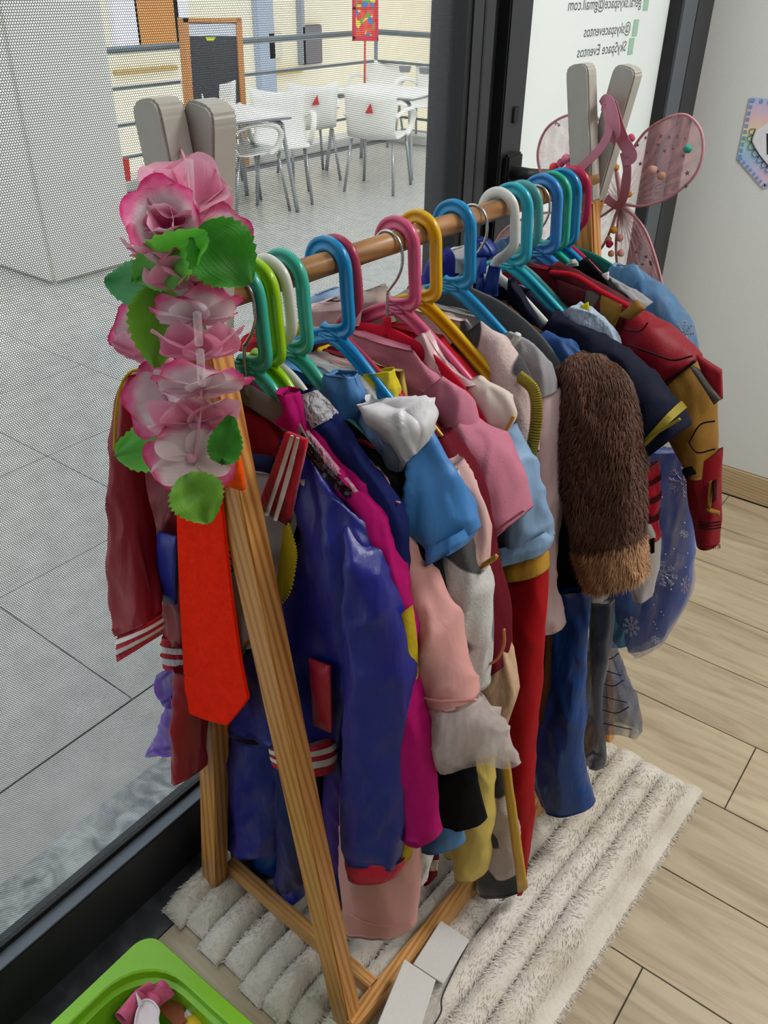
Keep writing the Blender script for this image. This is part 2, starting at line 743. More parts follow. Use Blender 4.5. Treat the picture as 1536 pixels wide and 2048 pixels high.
def floor_mat():
    m, n, b, o = nt('wood_look_porcelain')
    tc = n.nodes.new('ShaderNodeTexCoord')
    oi = n.nodes.new('ShaderNodeObjectInfo')
    vm = n.nodes.new('ShaderNodeVectorMath')
    vm.operation = 'ADD'
    n.links.new(tc.outputs['Object'], vm.inputs[0])
    n.links.new(oi.outputs['Location'], vm.inputs[1])
    mp = n.nodes.new('ShaderNodeMapping')
    mp.inputs['Scale'].default_value = (1.1, 9, 1)
    n.links.new(vm.outputs[0], mp.inputs[0])
    nz = n.nodes.new('ShaderNodeTexNoise')
    nz.inputs['Scale'].default_value = 2.6
    nz.inputs['Detail'].default_value = 7
    nz.inputs['Roughness'].default_value = .6
    nz.inputs['Distortion'].default_value = 1.2
    n.links.new(mp.outputs[0], nz.inputs['Vector'])
    r = ramp(n, nz.outputs[0], [(.28, lin('96846a')), (.5, lin('b3a286')), (.72, lin('c4b599'))])
    mx = n.nodes.new('ShaderNodeMix')
    mx.data_type = 'RGBA'
    mx.blend_type = 'MULTIPLY'
    mx.inputs[0].default_value = 1
    rr = ramp(n, oi.outputs['Random'], [(0, (.9, .9, .9, 1)), (1, (1.05, 1.04, 1.02, 1))])
    n.links.new(r.outputs[0], mx.inputs[6])
    n.links.new(rr.outputs[0], mx.inputs[7])
    n.links.new(mx.outputs[2], b.inputs['Base Color'])
    b.inputs['Roughness'].default_value = .38
    bp = n.nodes.new('ShaderNodeBump')
    bp.inputs['Strength'].default_value = .08
    bp.inputs['Distance'].default_value = .002
    n.links.new(nz.outputs[0], bp.inputs['Height'])
    n.links.new(bp.outputs[0], b.inputs['Normal'])
    return m


FM = floor_mat()
floor = struct(box('floor', (FX - .09, -3.2, -.08), (4.6, WY + .1, -.004), plain('grout', '4d463d', .9)))
pm = {}
for k in range(-3, 12):
    y0 = .0945 + .2035 * k
    y1 = min(y0 + .2035, WY)
    jx = -.12 + (0, .4, .8)[k % 3] - 1.2
    for j in range(-1, 4):
        a, b_ = jx + 1.2 * j, jx + 1.2 * (j + 1)
        a, b_ = max(a, -.805), min(b_, 2.6)
        if b_ - a < .02:
            continue
        key = (round(b_ - a, 3), round(y1 - y0, 3))
        if key not in pm:
            bm = box_bm((0, 0, -.006), (b_ - a - .0025, y1 - y0 - .0025, 0), .0006, 1)
            me = bpy.data.meshes.new('floor_plank')
            bm.to_mesh(me)
            bm.free()
            me.materials.append(FM)
            pm[key] = me
        o = bpy.data.objects.new('floor_plank', pm[key])
        o.location = (a, y0, 0)
        o.parent = floor
        COL.objects.link(o)


def slate():
    m, n, b, o = nt('dark_slate')
    nz, src = bump(n, b, 26, .4, .004, None, 6)
    r = ramp(n, nz.outputs[0], [(.3, lin('26282d')), (.55, lin('3a3c42')), (.75, lin('565860'))])
    n.links.new(r.outputs[0], b.inputs['Base Color'])
    b.inputs['Roughness'].default_value = .5
    return m


struct(box('trim_1', (FX, -3.2, -.004), (-.8065, WY, .0015), slate()))
bbw = wood('baseboard_wood', 'a98d68', 'c9b08a', 'X', rough=.4)
wall = struct(box('wall_right', (-1.2, WY, -.1), (4.6, WY + .15, 2.75), white_wall))
bbm = []
bb = struct(box('baseboard_right', (FX + .02, WY - .003, 0), (4.6, WY, .092), plain('skirting_grout', '8c7a60', .9)))
for j in range(4):
    box('skirting_tile', (FX + .02 + 1.2 * j - .3 * (j > 0), WY - .011, 0.001), (FX + .9 + 1.2 * j - .3 * 0, WY - .002, .09), bbw, bb, .001)
struct(box('ceiling', (-1.02, -3.2, 2.7), (4.6, WY + .15, 2.8), white_wall))
struct(box('wall_back', (-1.2, -3.35, -.1), (4.75, -3.2, 2.8), white_wall))
struct(box('wall_side', (4.6, -3.2, -.1), (4.75, WY + .15, 2.8), white_wall))
struct(box('wall_window_header', (-1.0, -3.2, 2.5), (-.87, WY, 2.7), white_wall))


# ---- perforated film on the shop window
def film_mat():
    m, n, b, o = nt('perforated_window_film')
    tc = n.nodes.new('ShaderNodeTexCoord')
    sp = n.nodes.new('ShaderNodeSeparateXYZ')
    n.links.new(tc.outputs['Object'], sp.inputs[0])
    p = .0030
    q = p * math.sqrt(3)

    def grid(dy, dz):
        cb = n.nodes.new('ShaderNodeCombineXYZ')
        for src, sc, off, idx in ((sp.outputs[1], 1 / p, dy, 0), (sp.outputs[2], 1 / q, dz, 1)):
            ma = n.nodes.new('ShaderNodeMath')
            ma.operation = 'MULTIPLY_ADD'
            n.links.new(src, ma.inputs[0])
            ma.inputs[1].default_value = sc
            ma.inputs[2].default_value = off + 1000
            n.links.new(ma.outputs[0], cb.inputs[idx])
        fr = n.nodes.new('ShaderNodeVectorMath')
        fr.operation = 'FRACTION'
        n.links.new(cb.outputs[0], fr.inputs[0])
        su = n.nodes.new('ShaderNodeVectorMath')
        su.operation = 'MULTIPLY_ADD'
        n.links.new(fr.outputs[0], su.inputs[0])
        su.inputs[1].default_value = (1, math.sqrt(3), 0)
        su.inputs[2].default_value = (-.5, -.5 * math.sqrt(3), 0)
        ln = n.nodes.new('ShaderNodeVectorMath')
        ln.operation = 'LENGTH'
        n.links.new(su.outputs[0], ln.inputs[0])
        return ln.outputs['Value']

    mn = n.nodes.new('ShaderNodeMath')
    mn.operation = 'MINIMUM'
    n.links.new(grid(0, 0), mn.inputs[0])
    n.links.new(grid(.5, .5), mn.inputs[1])
    lt = n.nodes.new('ShaderNodeMath')
    lt.operation = 'LESS_THAN'
    n.links.new(mn.outputs[0], lt.inputs[0])
    lt.inputs[1].default_value = .40
    b.inputs['Base Color'].default_value = (.02, .02, .022, 1)
    b.inputs['Roughness'].default_value = .45
    tr = n.nodes.new('ShaderNodeBsdfTransparent')
    mx = n.nodes.new('ShaderNodeMixShader')
    n.links.new(lt.outputs[0], mx.inputs[0])
    n.links.new(b.outputs[0], mx.inputs[1])
    n.links.new(tr.outputs[0], mx.inputs[2])
    n.links.new(mx.outputs[0], o.inputs[0])
    return m


def glass_mat():
    m, n, b, o = nt('window_glass')
    tr = n.nodes.new('ShaderNodeBsdfTransparent')
    tr.inputs[0].default_value = (.96, .98, .97, 1)
    gl = n.nodes.new('ShaderNodeBsdfGlossy')
    gl.inputs['Roughness'].default_value = .02
    mx = n.nodes.new('ShaderNodeMixShader')
    mx.inputs[0].default_value = .03
    n.links.new(tr.outputs[0], mx.inputs[1])
    n.links.new(gl.outputs[0], mx.inputs[2])
    n.links.new(mx.outputs[0], o.inputs[0])
    return m


GLASS = glass_mat()
win = struct(bpy.data.objects.new('window_1', None))
COL.objects.link(win)
box('bottom_rail', (-.93, -3.2, -.02), (FX, 1.385, .137), dark, win, .003)
box('sill_strip', (GX + .004, -3.2, .1372), (FX + .0005, 1.385, .1402), mid, win, .001)
box('gasket', (GX - .004, -3.2, .1372), (GX + .0045, 1.385, .150), black, win)
box('post', (-.965, 1.392, -.02), (FX - .003, 1.467, 2.5), dark, win, .003)
box('post_groove', (FX - .006, 1.428, 0), (FX - .002, 1.434, 2.5), black, win)
box('gasket', (GX - .01, 1.380, .14), (FX - .006, 1.3925, 2.5), black, win)
box('outer_post', (-.962, 1.405, -.02), (-.924, 1.47, 2.5), plain('grey_outer_post', '8b9093', .5), win, .003)
box('pane', (GX - .012, -3.2, .14), (GX - .006, 1.388, 2.5), GLASS, win)
mesh('film', [(GX, -3.2, .145), (GX, 1.384, .145), (GX, 1.384, 2.5), (GX, -3.2, 2.5)], [(0, 1, 2, 3)], film_mat(), win, False)

# ---- door with white vinyl and mirrored lettering
door = struct(bpy.data.objects.new('door_1', None))
COL.objects.link(door)
box('gap', (-.965, 1.467, -.02), (-.90, 1.512, 2.5), black, door)
box('stile', (-.945, 1.512, .01), (FX, 1.592, 2.45), dark, door, .003)
box('stile', (-.945, 2.335, .01), (FX, 2.43, 2.45), mid, door, .003)
box('jamb', (-.965, 2.432, -.02), (FX - .001, WY - .001, 2.5), dark, door, .003)
box('bottom_rail', (-.945, 1.592, .01), (FX, 2.335, .14), dark, door, .003)
box('top_rail', (-.945, 1.592, 2.3), (FX, 2.335, 2.45), dark, door, .003)
box('gasket', (GX - .004, 2.322, .14), (FX - .006, 2.336, 2.3), black, door)


def vinyl():
    m, n, b, o = nt('white_translucent_vinyl')
    b.inputs['Base Color'].default_value = lin('f2f4f2')
    b.inputs['Roughness'].default_value = .35
    t = n.nodes.new('ShaderNodeBsdfTranslucent')
    t.inputs[0].default_value = lin('f0f4f2')
    mx = n.nodes.new('ShaderNodeMixShader')
    mx.inputs[0].default_value = .55
    bump(n, b, 300, .02, .0005)
    n.links.new(b.outputs[0], mx.inputs[1])
    n.links.new(t.outputs[0], mx.inputs[2])
    n.links.new(mx.outputs[0], o.inputs[0])
    return m


box('pane', (GX - .008, 1.592, .14), (GX - .003, 2.335, 2.3), vinyl(), door)
ink = plain('grey_print', '4a4c4e', .6)
mint_ink = plain('mint_print', 'a9ccb8', .6)


def lettering(txt, y0, z0, size, width):
    cu = bpy.data.curves.new('lettering', 'FONT')
    cu.body = txt
    cu.size = size
    cu.resolution_u = 3
    tmp = bpy.data.objects.new('tmp', cu)
    me = bpy.data.meshes.new_from_object(tmp)
    xs = [v.co.x for v in me.vertices]
    s = width / (max(xs) - min(xs))
    vs = [Vector((GX - .0022, y0 - (v.co.x - min(xs)) * s, z0 + v.co.y)) for v in me.vertices]
    for v, c in zip(me.vertices, vs):
        v.co = c
    bpy.data.objects.remove(tmp)
    o = link('lettering', me, ink, door, False)
    return o


lettering('SkySpace Eventos', 2.10, 1.262, .030, .245)
lettering('@skyspaceventos', 2.11, 1.299, .030, .235)
lettering('geral.skyspace@gmail.com', 2.15, 1.349, .030, .36)
for yc, zc in ((2.128, 1.270), (2.138, 1.307), (2.178, 1.357)):
    box('icon', (GX - .003, yc - .014, zc - .017), (GX - .0018, yc + .014, zc + .017), mint_ink, door, .004)
# handle
hp = box('handle_plate', (FX, 1.522, 1.045), (FX + .014, 1.580, 1.118), black, door, .004)
tube('handle_lever', [(FX + .008, 1.545, 1.084), (FX + .040, 1.540, 1.085), (FX + .053, 1.556, 1.083), (FX + .053, 1.64, 1.072)], [.014, .013, .012, .010], black, door, 10)
box('lock_cylinder', (FX, 1.546, 1.17), (FX + .004, 1.566, 1.2), black, door, .003)

# ================================================================ TERRACE
TZ = -.02
tt = []


def terrace_mat():
    m, n, b, o = nt('terrace_porcelain')
    nz, src = bump(n, b, 14, .05, .001, None, 5)
    r = ramp(n, nz.outputs[0], [(.3, lin('a5a4a0')), (.7, lin('b9b8b3'))])
    n.links.new(r.outputs[0], b.inputs['Base Color'])
    b.inputs['Roughness'].default_value = .3
    return m


TM = terrace_mat()
ter = struct(box('floor_terrace', (-5.75, -3.2, -.3), (-1.1, 7.9, TZ - .004), plain('terrace_grout', '6d6d6b', .9)))
bm = box_bm((0, 0, -.006), (.577, .557, 0), .0008, 1)
tme = bpy.data.meshes.new('terrace_tile')
bm.to_mesh(tme)
bm.free()
tme.materials.append(TM)
for i in range(1, 8):
    for j in range(-5, 13):
        o = bpy.data.objects.new('terrace_tile', tme)
        o.location = (-1.316 - .58 * i, .79 + .56 * j, TZ)
        if o.location.y > 7.0:
            continue
        o.parent = ter
        COL.objects.link(o)


def granite():
    m, n, b, o = nt('grey_granite')
    nz, src = bump(n, b, 90, .1, .001, None, 6)
    n3 = n.nodes.new('ShaderNodeTexNoise')
    n3.inputs['Scale'].default_value = 16
    n3.inputs['Detail'].default_value = 6
    n3.inputs['Distortion'].default_value = 2
    n.links.new(src, n3.inputs['Vector'])
    r = ramp(n, n3.outputs[0], [(.32, lin('6f7274')), (.5, lin('9a9c9d')), (.66, lin('bdbfbf'))])
    n.links.new(r.outputs[0], b.inputs['Base Color'])
    b.inputs['Roughness'].default_value = .35
    return m


struct(box('trim_2', (-1.115, -3.2, -.3), (-.931, 1.38, -.002), granite()))
box('terrace_edge_tile', (-1.3145, -3.2, TZ - .006), (-1.116, 7.0, TZ), TM, ter, .0008)
render_w = plain('white_render', 'cfccc6', .9, 0, .15, 120)
struct(box('wall_column', (-4.62, 2.46, TZ), (-4.05, 3.02, 4.2), render_w, None, .02))
bpy.data.objects['wall_column'].name = 'wall_pillar'

# kerb and railing
steel = plain('painted_steel', '6f7d86', .4, .3)
chrome = plain('brushed_steel', 'a5a8ab', .3, .8)
struct(box('trim_3', (-5.72, -3.2, TZ), (-5.5, 7.35, .06), render_w, None, .01))
struct(box('trim_4', (-5.5, 7.13, TZ), (-1.1, 7.35, .06), render_w, None, .01))
rl = thing('terrace_railing', 'grey steel railing with horizontal bars around the terrace', 'railing', (-5.6, 7.2, .06))
for z, r_ in ((.90, .024), (.66, .012), (.42, .012), (.2, .012)):
    tube('handrail' if z == .9 else 'rail_bar', [(-5.6, -3, z), (-5.6, 2, z), (-5.6, 7.16, z)], r_, steel, rl, 8, 3)
    tube('handrail' if z == .9 else 'rail_bar', [(-5.6, 7.2, z), (-3.5, 7.2, z), (-1.2, 7.2, z)], r_, steel, rl, 8, 3)
for y in (-1.5, .2, 1.9, 3.75, 5.3, 7.2):
    tube('railing_post', [(-5.6, y, .05), (-5.6, y, .9)], .018, steel, rl, 8, 2)
for x in (-4.6, -3.4, -2.2):
    tube('railing_post', [(x, 7.2, .05), (x, 7.2, .9)], .018, steel, rl, 8, 2)

# building across
fc = thing('facade_building', 'cream rendered building beyond the terrace railing', 'building', (-11, 12, -4))
cream = plain('cream_render', 'e2d6bc', .9, 0, .1, 30)
box('wall', (-11.4, -6, -4), (-11, 34, 6), cream, fc)
box('wall', (-11, 17.5, -4), (4, 18, 6), cream, fc)
for (x0, y0, x1, y1, mt, nm) in ((268, -20, 345, 92, 'b57a3c', 'door'), (225, -20, 262, 100, 'd9d8e2', 'pilaster'), (345, -20, 366, 100, 'e3e2e8', 'pilaster'),
                                 (515, -20, 537, 210, '9aa3b2', 'pilaster'), (598, 48, 636, 130, '6a6468', 'door'), (596, -20, 600, 130, '8d9299', 'downpipe'),
                                 (861, -20, 866, 150, '9b9aa6', 'downpipe'), (530, 62, 556, 120, 'c9c2ae', 'window'), (225, 130, 350, 150, 'b9a06b', 'ledge'),
                                 (540, 135, 600, 150, 'c2a86a', 'ledge')):
    a, b_ = wx(x0, y1, -11), wx(x1, y0, -11)
    box(nm, (-11.02, a.y, a.z), (-10.9, b_.y, b_.z), plain('facade_' + mt, mt, .8), fc, .02)

# chairs and tables
shell = plain('white_polypropylene', 'f1eee6', .4)
red_ink = plain('red_print', 'c8322b', .5)


def terrace_chair(x, y, rz, label):
    t = thing('terrace_chair', label, 'chair', (x, y, TZ), 'white plastic armchairs on the terrace')
    c, s_ = math.cos(rz), math.sin(rz)
    T = lambda a, b_, z: Vector((x + .85 * (a * c - b_ * s_), y + .85 * (a * s_ + b_ * c), TZ + .85 * z))
    # local: +a = forward (sitter faces +a), b = sideways
    n = 10
    vs, fs = [], []
    prof = [(.24, .44), (.18, .455), (.05, .44), (-.1, .43), (-.18, .44), (-.215, .50), (-.235, .62), (-.25, .74), (-.262, .84)]
    for side in (0, 1):
        for i, (a, z) in enumerate(prof):
            back = max(0, i - 4) / 4
            hw = .225 if i < 5 else .21 + .03 * back
            for j in range(n + 1):
                u = j / n * 2 - 1
                zz = z + (.05 * u * u - .045 if i == len(prof) - 1 else .02 * u * u * back)
                aa = a + (.05 * u * u * back)
                zz += (.02 * u * u if i < 5 else 0)
                off = .008 * side
                vs.append(T(aa - (off if i > 4 else 0), u * hw, zz - (off if i <= 4 else 0)))
    N = len(prof) * (n + 1)
    for side in (0, 1):
        for i in range(len(prof) - 1):
            for j in range(n):
                a0 = side * N + i * (n + 1) + j
                q = (a0, a0 + 1, a0 + n + 2, a0 + n + 1)
                fs.append(q if side else q[::-1])
    bo = list(range(n + 1)) + [i * (n + 1) + n for i in range(1, len(prof))] + [(len(prof) - 1) * (n + 1) + j for j in range(n - 1, -1, -1)] + [i * (n + 1) for i in range(len(prof) - 2, 0, -1)]
    for a0, b0 in zip(bo, bo[1:] + bo[:1]):
        fs.append((a0, b0, b0 + N, a0 + N))
    sp_ = [f for f in fs]
    k = 4
    mesh('seat_shell', vs, fs, shell, t)
    for sg in (-1, 1):
        pts = [T(-.22, sg * .225, .62), T(-.1, sg * .265, .665), T(.08, sg * .275, .66), T(.17, sg * .265, .6), T(.15, sg * .24, .5), T(.08, sg * .225, .45)]
        tube('armrest', pts, .018, shell, t, 8, 24, flat=(1.1, .7))
        for a0, a1 in ((.18, .24), (-.17, -.26)):
            tube('leg', [T(a0, sg * .19, .43), T(a1, sg * .23, 0)], .011, chrome, t, 6, 2)
    e = .10
    p0 = T(-.262, -.02, .73), T(-.255, .03, .65), T(-.255, -.04, .65)
    prism('emblem', [p + (T(-1, 0, 0) - T(0, 0, 0)) * .012 for p in p0], (T(1, 0, 0) - T(0, 0, 0)) * .006, red_ink, t)
    return t


def chair_px(px, py, rz, label, z=.685):
    """placed by the middle of its backrest top"""
    p = gz(px, py, z + TZ) + Vector((math.cos(rz), math.sin(rz), 0)) * .215
    return terrace_chair(p.x, p.y, rz, label)


chair_px(738, 168, R(108), 'white plastic armchair with red emblem seen from behind, in front of the far table', .74)
chair_px(628, 160, R(150), 'white plastic armchair with red emblem turned away beside the near terrace table', .72)
chair_px(418, 168, R(-50), 'white plastic armchair facing the window in front of the chalkboard')
chair_px(556, 182, R(-45), 'white plastic armchair tucked behind the near terrace table')
chair_px(772, 142, R(-75), 'white plastic armchair beyond the far table next to the railing corner', .60)
chair_px(872, 150, R(-85), 'white plastic armchair beyond the far table beside the window post', .60)
gp_ = gz(500, 418, TZ)
terrace_chair(gp_.x, gp_.y, R(75), 'white plastic armchair nearest the window under the near terrace table')


def terrace_table(corner_px, rz, label, L=.62, Wd=.62, z=.62, sg=-1):
    p = gz(corner_px[0], corner_px[1], z + TZ)
    t = thing('terrace_table', label, 'table', (p.x, p.y, TZ))
    mt = Matrix.Translation((p.x, p.y, TZ)) @ Matrix.Rotation(rz, 4, 'Z')
    box('table_top', (-L, min(0, sg * Wd), z - .02), (0, max(0, sg * Wd), z), plain('white_laminate', 'eeece8', .35), t, .006, mt)
    box('table_edge', (-L - .004, min(0, sg * Wd) - .004, z - .03), (.004, max(0, sg * Wd) + .004, z - .019), plain('grey_edge', '8b8d8e', .4), t, .004, mt)
    for a, b_ in ((-.04, sg * .04), (-L + .04, sg * .04), (-.04, sg * (Wd - .04)), (-L + .04, sg * (Wd - .04))):
        sx = .05 if a > -L / 2 else -.05
        sy = .05 if abs(b_) > Wd / 2 else -.05
        sy *= sg
        tube('leg', [mt @ Vector((a - sx * 2, b_ - sy * 1.5, z - .035)), mt @ Vector((a - sx * .3, b_ - sy * .2, z - .06)), mt @ Vector((a, b_, z - .14)), mt @ Vector((a + sx, b_ + sy, 0))], .015, chrome, t, 8, 18)
    return t, p


terrace_table((583, 228), R(-12), 'white square terrace table with steel legs nearest the pillar')
t2, tp = terrace_table((826, 194), R(11), 'white square terrace table with ashtrays near the railing corner', .76, .6, .60, 1)
for dx, dy, lb in ((-.3, .30, 'small glass ashtray on the far terrace table, left one'), (-.12, .32, 'small glass ashtray on the far terrace table, right one')):
    bm = bmesh.new()
    bmesh.ops.create_cone(bm, cap_ends=True, segments=16, radius1=.04, radius2=.05, depth=.04, matrix=Matrix.Translation((tp.x + dx, tp.y + dy, TZ + .75)))
    f = max(bm.faces, key=lambda f: f.calc_center_median().z)
    r_ = bmesh.ops.inset_individual(bm, faces=[f], thickness=.008)
    bmesh.ops.translate(bm, verts=f.verts, vec=(0, 0, -.025))
    tag(bm_obj('ashtray', bm, plain('smoked_glass', '7d8084', .2)), lb, 'ashtray', 'ashtrays')

# chalkboard sign
cb = thing('chalkboard_sign', 'tall chalkboard with orange wooden frame on the terrace', 'sign', wx(425, 330, -5.25))
oak = wood('orange_wood', 'a86a35', 'c98a4c', 'Z')
A = lambda px, py, dx=0: wx(px, py, -5.25) + Vector((dx, 0, 0))
prism('board', [A(372, 45), A(474, 45), A(486, 225), A(392, 225)], (-.03, 0, 0), plain('board_black', '2c2f36', .7), cb)
prism('header', [A(374, 47, .004), A(472, 47, .004), A(473, 72, .004), A(376, 72, .004)], (-.01, 0, 0), plain('board_header', 'c9ccd4', .7), cb)
prism('rosette', [A(410, 74, .006), A(430, 74, .006), A(426, 82, .006), A(414, 82, .006)], (-.006, 0, 0), plain('yellow_print', 'c9d13a', .7), cb)
for q in (((362, 36), (374, 36), (394, 330), (384, 330)), ((470, 36), (481, 36), (497, 330), (487, 330)), ((364, 36), (480, 36), (480, 45), (364, 45))):
    prism('frame_rail', [A(a, b_, .012) for a, b_ in q], (-.05, 0, 0), oak, cb)

# festive flag on a red pole
fg = thing('festive_flag', 'bright multicoloured hanging flag with red border on a red pole', 'flag', wx(733, 310, -5.3))
B_ = lambda px, py, dx=0: wx(px, py, -5.3) + Vector((dx, 0, 0))


def confetti():
    m, n, b, o = nt('festive_print')
    tc = n.nodes.new('ShaderNodeTexCoord')
    vo = n.nodes.new('ShaderNodeTexVoronoi')
    vo.inputs['Scale'].default_value = 18
    n.links.new(tc.outputs['Object'], vo.inputs['Vector'])
    sp_ = n.nodes.new('ShaderNodeSeparateColor')
    n.links.new(vo.outputs['Color'], sp_.inputs[0])
    r = ramp(n, sp_.outputs[0], [(0, lin('d8342c')), (.25, lin('e8c53a')), (.45, lin('58a847')), (.65, lin('3f78b8')), (.8, lin('e0543c'))], 'CONSTANT')
    n.links.new(r.outputs[0], b.inputs['Base Color'])
    b.inputs['Roughness'].default_value = .7
    return m


prism('flag_panel', [B_(710, -30), B_(752, -30), B_(752, 78), B_(710, 78)], (-.006, 0, 0), confetti(), fg)
for q in (((706, -30), (711, -30), (711, 80), (706, 80)), ((751, -30), (756, -30), (756, 80), (751, 80)), ((706, 72), (756, 72), (756, 82), (706, 82)), ((706, 14), (756, 14), (756, 19), (706, 19))):
    prism('flag_border', [B_(a, b_, .004) for a, b_ in q], (-.014, 0, 0), plain('red_felt', 'c92a3a', .8), fg)
tube('pole', [B_(730, 82), B_(729, 200), B_(728, 310)], .009, plain('red_paint', 'c4392e', .5), fg, 6, 4)
tag(prism('hose_reel', [wx(a, b_, -4.9) for a, b_ in ((246, 318), (258, 318), (262, 362), (250, 362))], (-.1, 0, 0), red_ink), 'small red extinguisher standing by the pillar', 'extinguisher')
bpy.data.objects['hose_reel'].name = 'extinguisher'

# pennant on the end wall
pn = thing('wall_pennant', 'pastel rainbow paper pennant with blue checked border on white wall', 'pennant', (-.60, WY - .002, .9))
PW = lambda px, py, d=0: (lambda r_: CAM + r_ * ((WY - .002 - d) / r_.y))(ray(px, py))


def rainbow():
    m, n, b, o = nt('pastel_rainbow_paper')
    tc = n.nodes.new('ShaderNodeTexCoord')
    sp_ = n.nodes.new('ShaderNodeSeparateXYZ')
    n.links.new(tc.outputs['Object'], sp_.inputs[0])
    ma = n.nodes.new('ShaderNodeMath')
    ma.operation = 'MULTIPLY'
    ma.inputs[1].default_value = 6.2
    n.links.new(sp_.outputs[2], ma.inputs[0])
    fr = n.nodes.new('ShaderNodeMath')
    fr.operation = 'FRACT'
    n.links.new(ma.outputs[0], fr.inputs[0])
    r = ramp(n, fr.outputs[0], [(0, lin('f2e0b8')), (.2, lin('eec9cc')), (.4, lin('cfc2e4')), (.6, lin('a9cdee')), (.8, lin('b6e0d2')), (1, lin('f0ecb4'))])
    n.links.new(r.outputs[0], b.inputs['Base Color'])
    b.inputs['Roughness'].default_value = .6
    return m


pts = [PW(1500, 194), PW(1600, 204), PW(1640, 330), PW(1527, 378), PW(1474, 318)]
prism('paper', pts, (0, -.001, 0), rainbow(), pn)
cw = plain('white_paper', 'eceaf2', .6)
shp = [PW(a, b_, .0016) for a, b_ in ((1512, 262), (1545, 240), (1600, 255), (1600, 310), (1552, 345), (1538, 332), (1520, 310), (1505, 283))]
prism('name_plate', shp, (0, -.0006, 0), cw, pn)
ol = [PW(a, b_, .003) for a, b_ in ((1511, 258), (1503, 284), (1519, 311), (1536, 331), (1552, 347))]
tube('scallop_outline', ol, .0012, black, pn, 6, 16)
oc = catmull(ol, 9)
for a, b_ in zip(oc, oc[1:]):
    d = (b_ - a)
    nrm = Vector((d.z, 0, -d.x)).normalized()
    if nrm.x > 0:
        nrm = -nrm
    tube('scallop', [a, a + d * .15 + nrm * .010, a + d * .5 + nrm * .014, a + d * .85 + nrm * .010, b_], .0007, black, pn, 5, 10)
prism('letter', [PW(a, b_, .0024) for a, b_ in ((1533, 267), (1545, 267), (1545, 309), (1534, 309))], (0, -.0006, 0), black, pn)
blue_ink = plain('blue_print', '7ba4d8', .6)
edge = [Vector(p) for p in (pts[1], pts[0], pts[4], pts[3], pts[2])]
cen = sum(edge, Vector()) / 5
for a, b_, k in ((edge[0], edge[1], 6), (edge[1], edge[2], 10), (edge[2], edge[3], 8), (edge[3], edge[4], 8)):
    d = (b_ - a).normalized()
    nrm = Vector((-d.z, 0, d.x))
    if (cen - a).dot(nrm) < 0:
        nrm = -nrm
    for i in range(k):
        c = a.lerp(b_, (i + .5) / k) + nrm * .007 + Vector((0, -.0017, 0))
        s_ = .0042
        prism('border_check', [c + d * s_ + nrm * s_, c - d * s_ + nrm * s_, c - d * s_ - nrm * s_, c + d * s_ - nrm * s_], (0, -.0004, 0), blue_ink, pn)

# ================================================================ RUG
def rug_mat():
    m, n, b, o = nt('cream_plush')
    nz, src = bump(n, b, 120, .6, .006, None, 4)
    n3 = n.nodes.new('ShaderNodeTexNoise')
    n3.inputs['Scale'].default_value = 9
    n3.inputs['Detail'].default_value = 4
    n.links.new(src, n3.inputs['Vector'])
    r = ramp(n, n3.outputs[0], [(.3, lin('cabfae')), (.5, lin('dcd3c6')), (.75, lin('e8e1d7'))])
    n.links.new(r.outputs[0], b.inputs['Base Color'])
    b.inputs['Roughness'].default_value = .95
    b.inputs['Sheen Weight'].default_value = .35
    return m


RUGM = rug_mat()
rug = thing('plush_rug', 'cream plush rug with thick parallel ribs under the clothes rack', 'rug', W(.13, .38, 0))
rx0, rx1, ry0, ry1 = -.055, .575, -.07, .80
tufts_v, tufts_f = [], []
rng = random.Random(3)
NR = 12
rw = (rx1 - .03 - rx0) / NR


def tuft(p, d, ln, wd, V=None, Fc=None):
    V = tufts_v if V is None else V
    Fc = tufts_f if Fc is None else Fc
    side = Vector((-d.y, d.x, 0))
    if side.length < 1e-4:
        side = Vector((1, 0, 0))
    side = side.normalized() * wd
    k = len(V)
    mdl = p + d * (ln * .55) + Vector((0, 0, ln * .12))
    V.extend([p - side, p + side, mdl + side * .6, mdl - side * .6, p + d * ln])
    Fc.extend([(k, k + 1, k + 2, k + 3), (k + 3, k + 2, k + 4)])


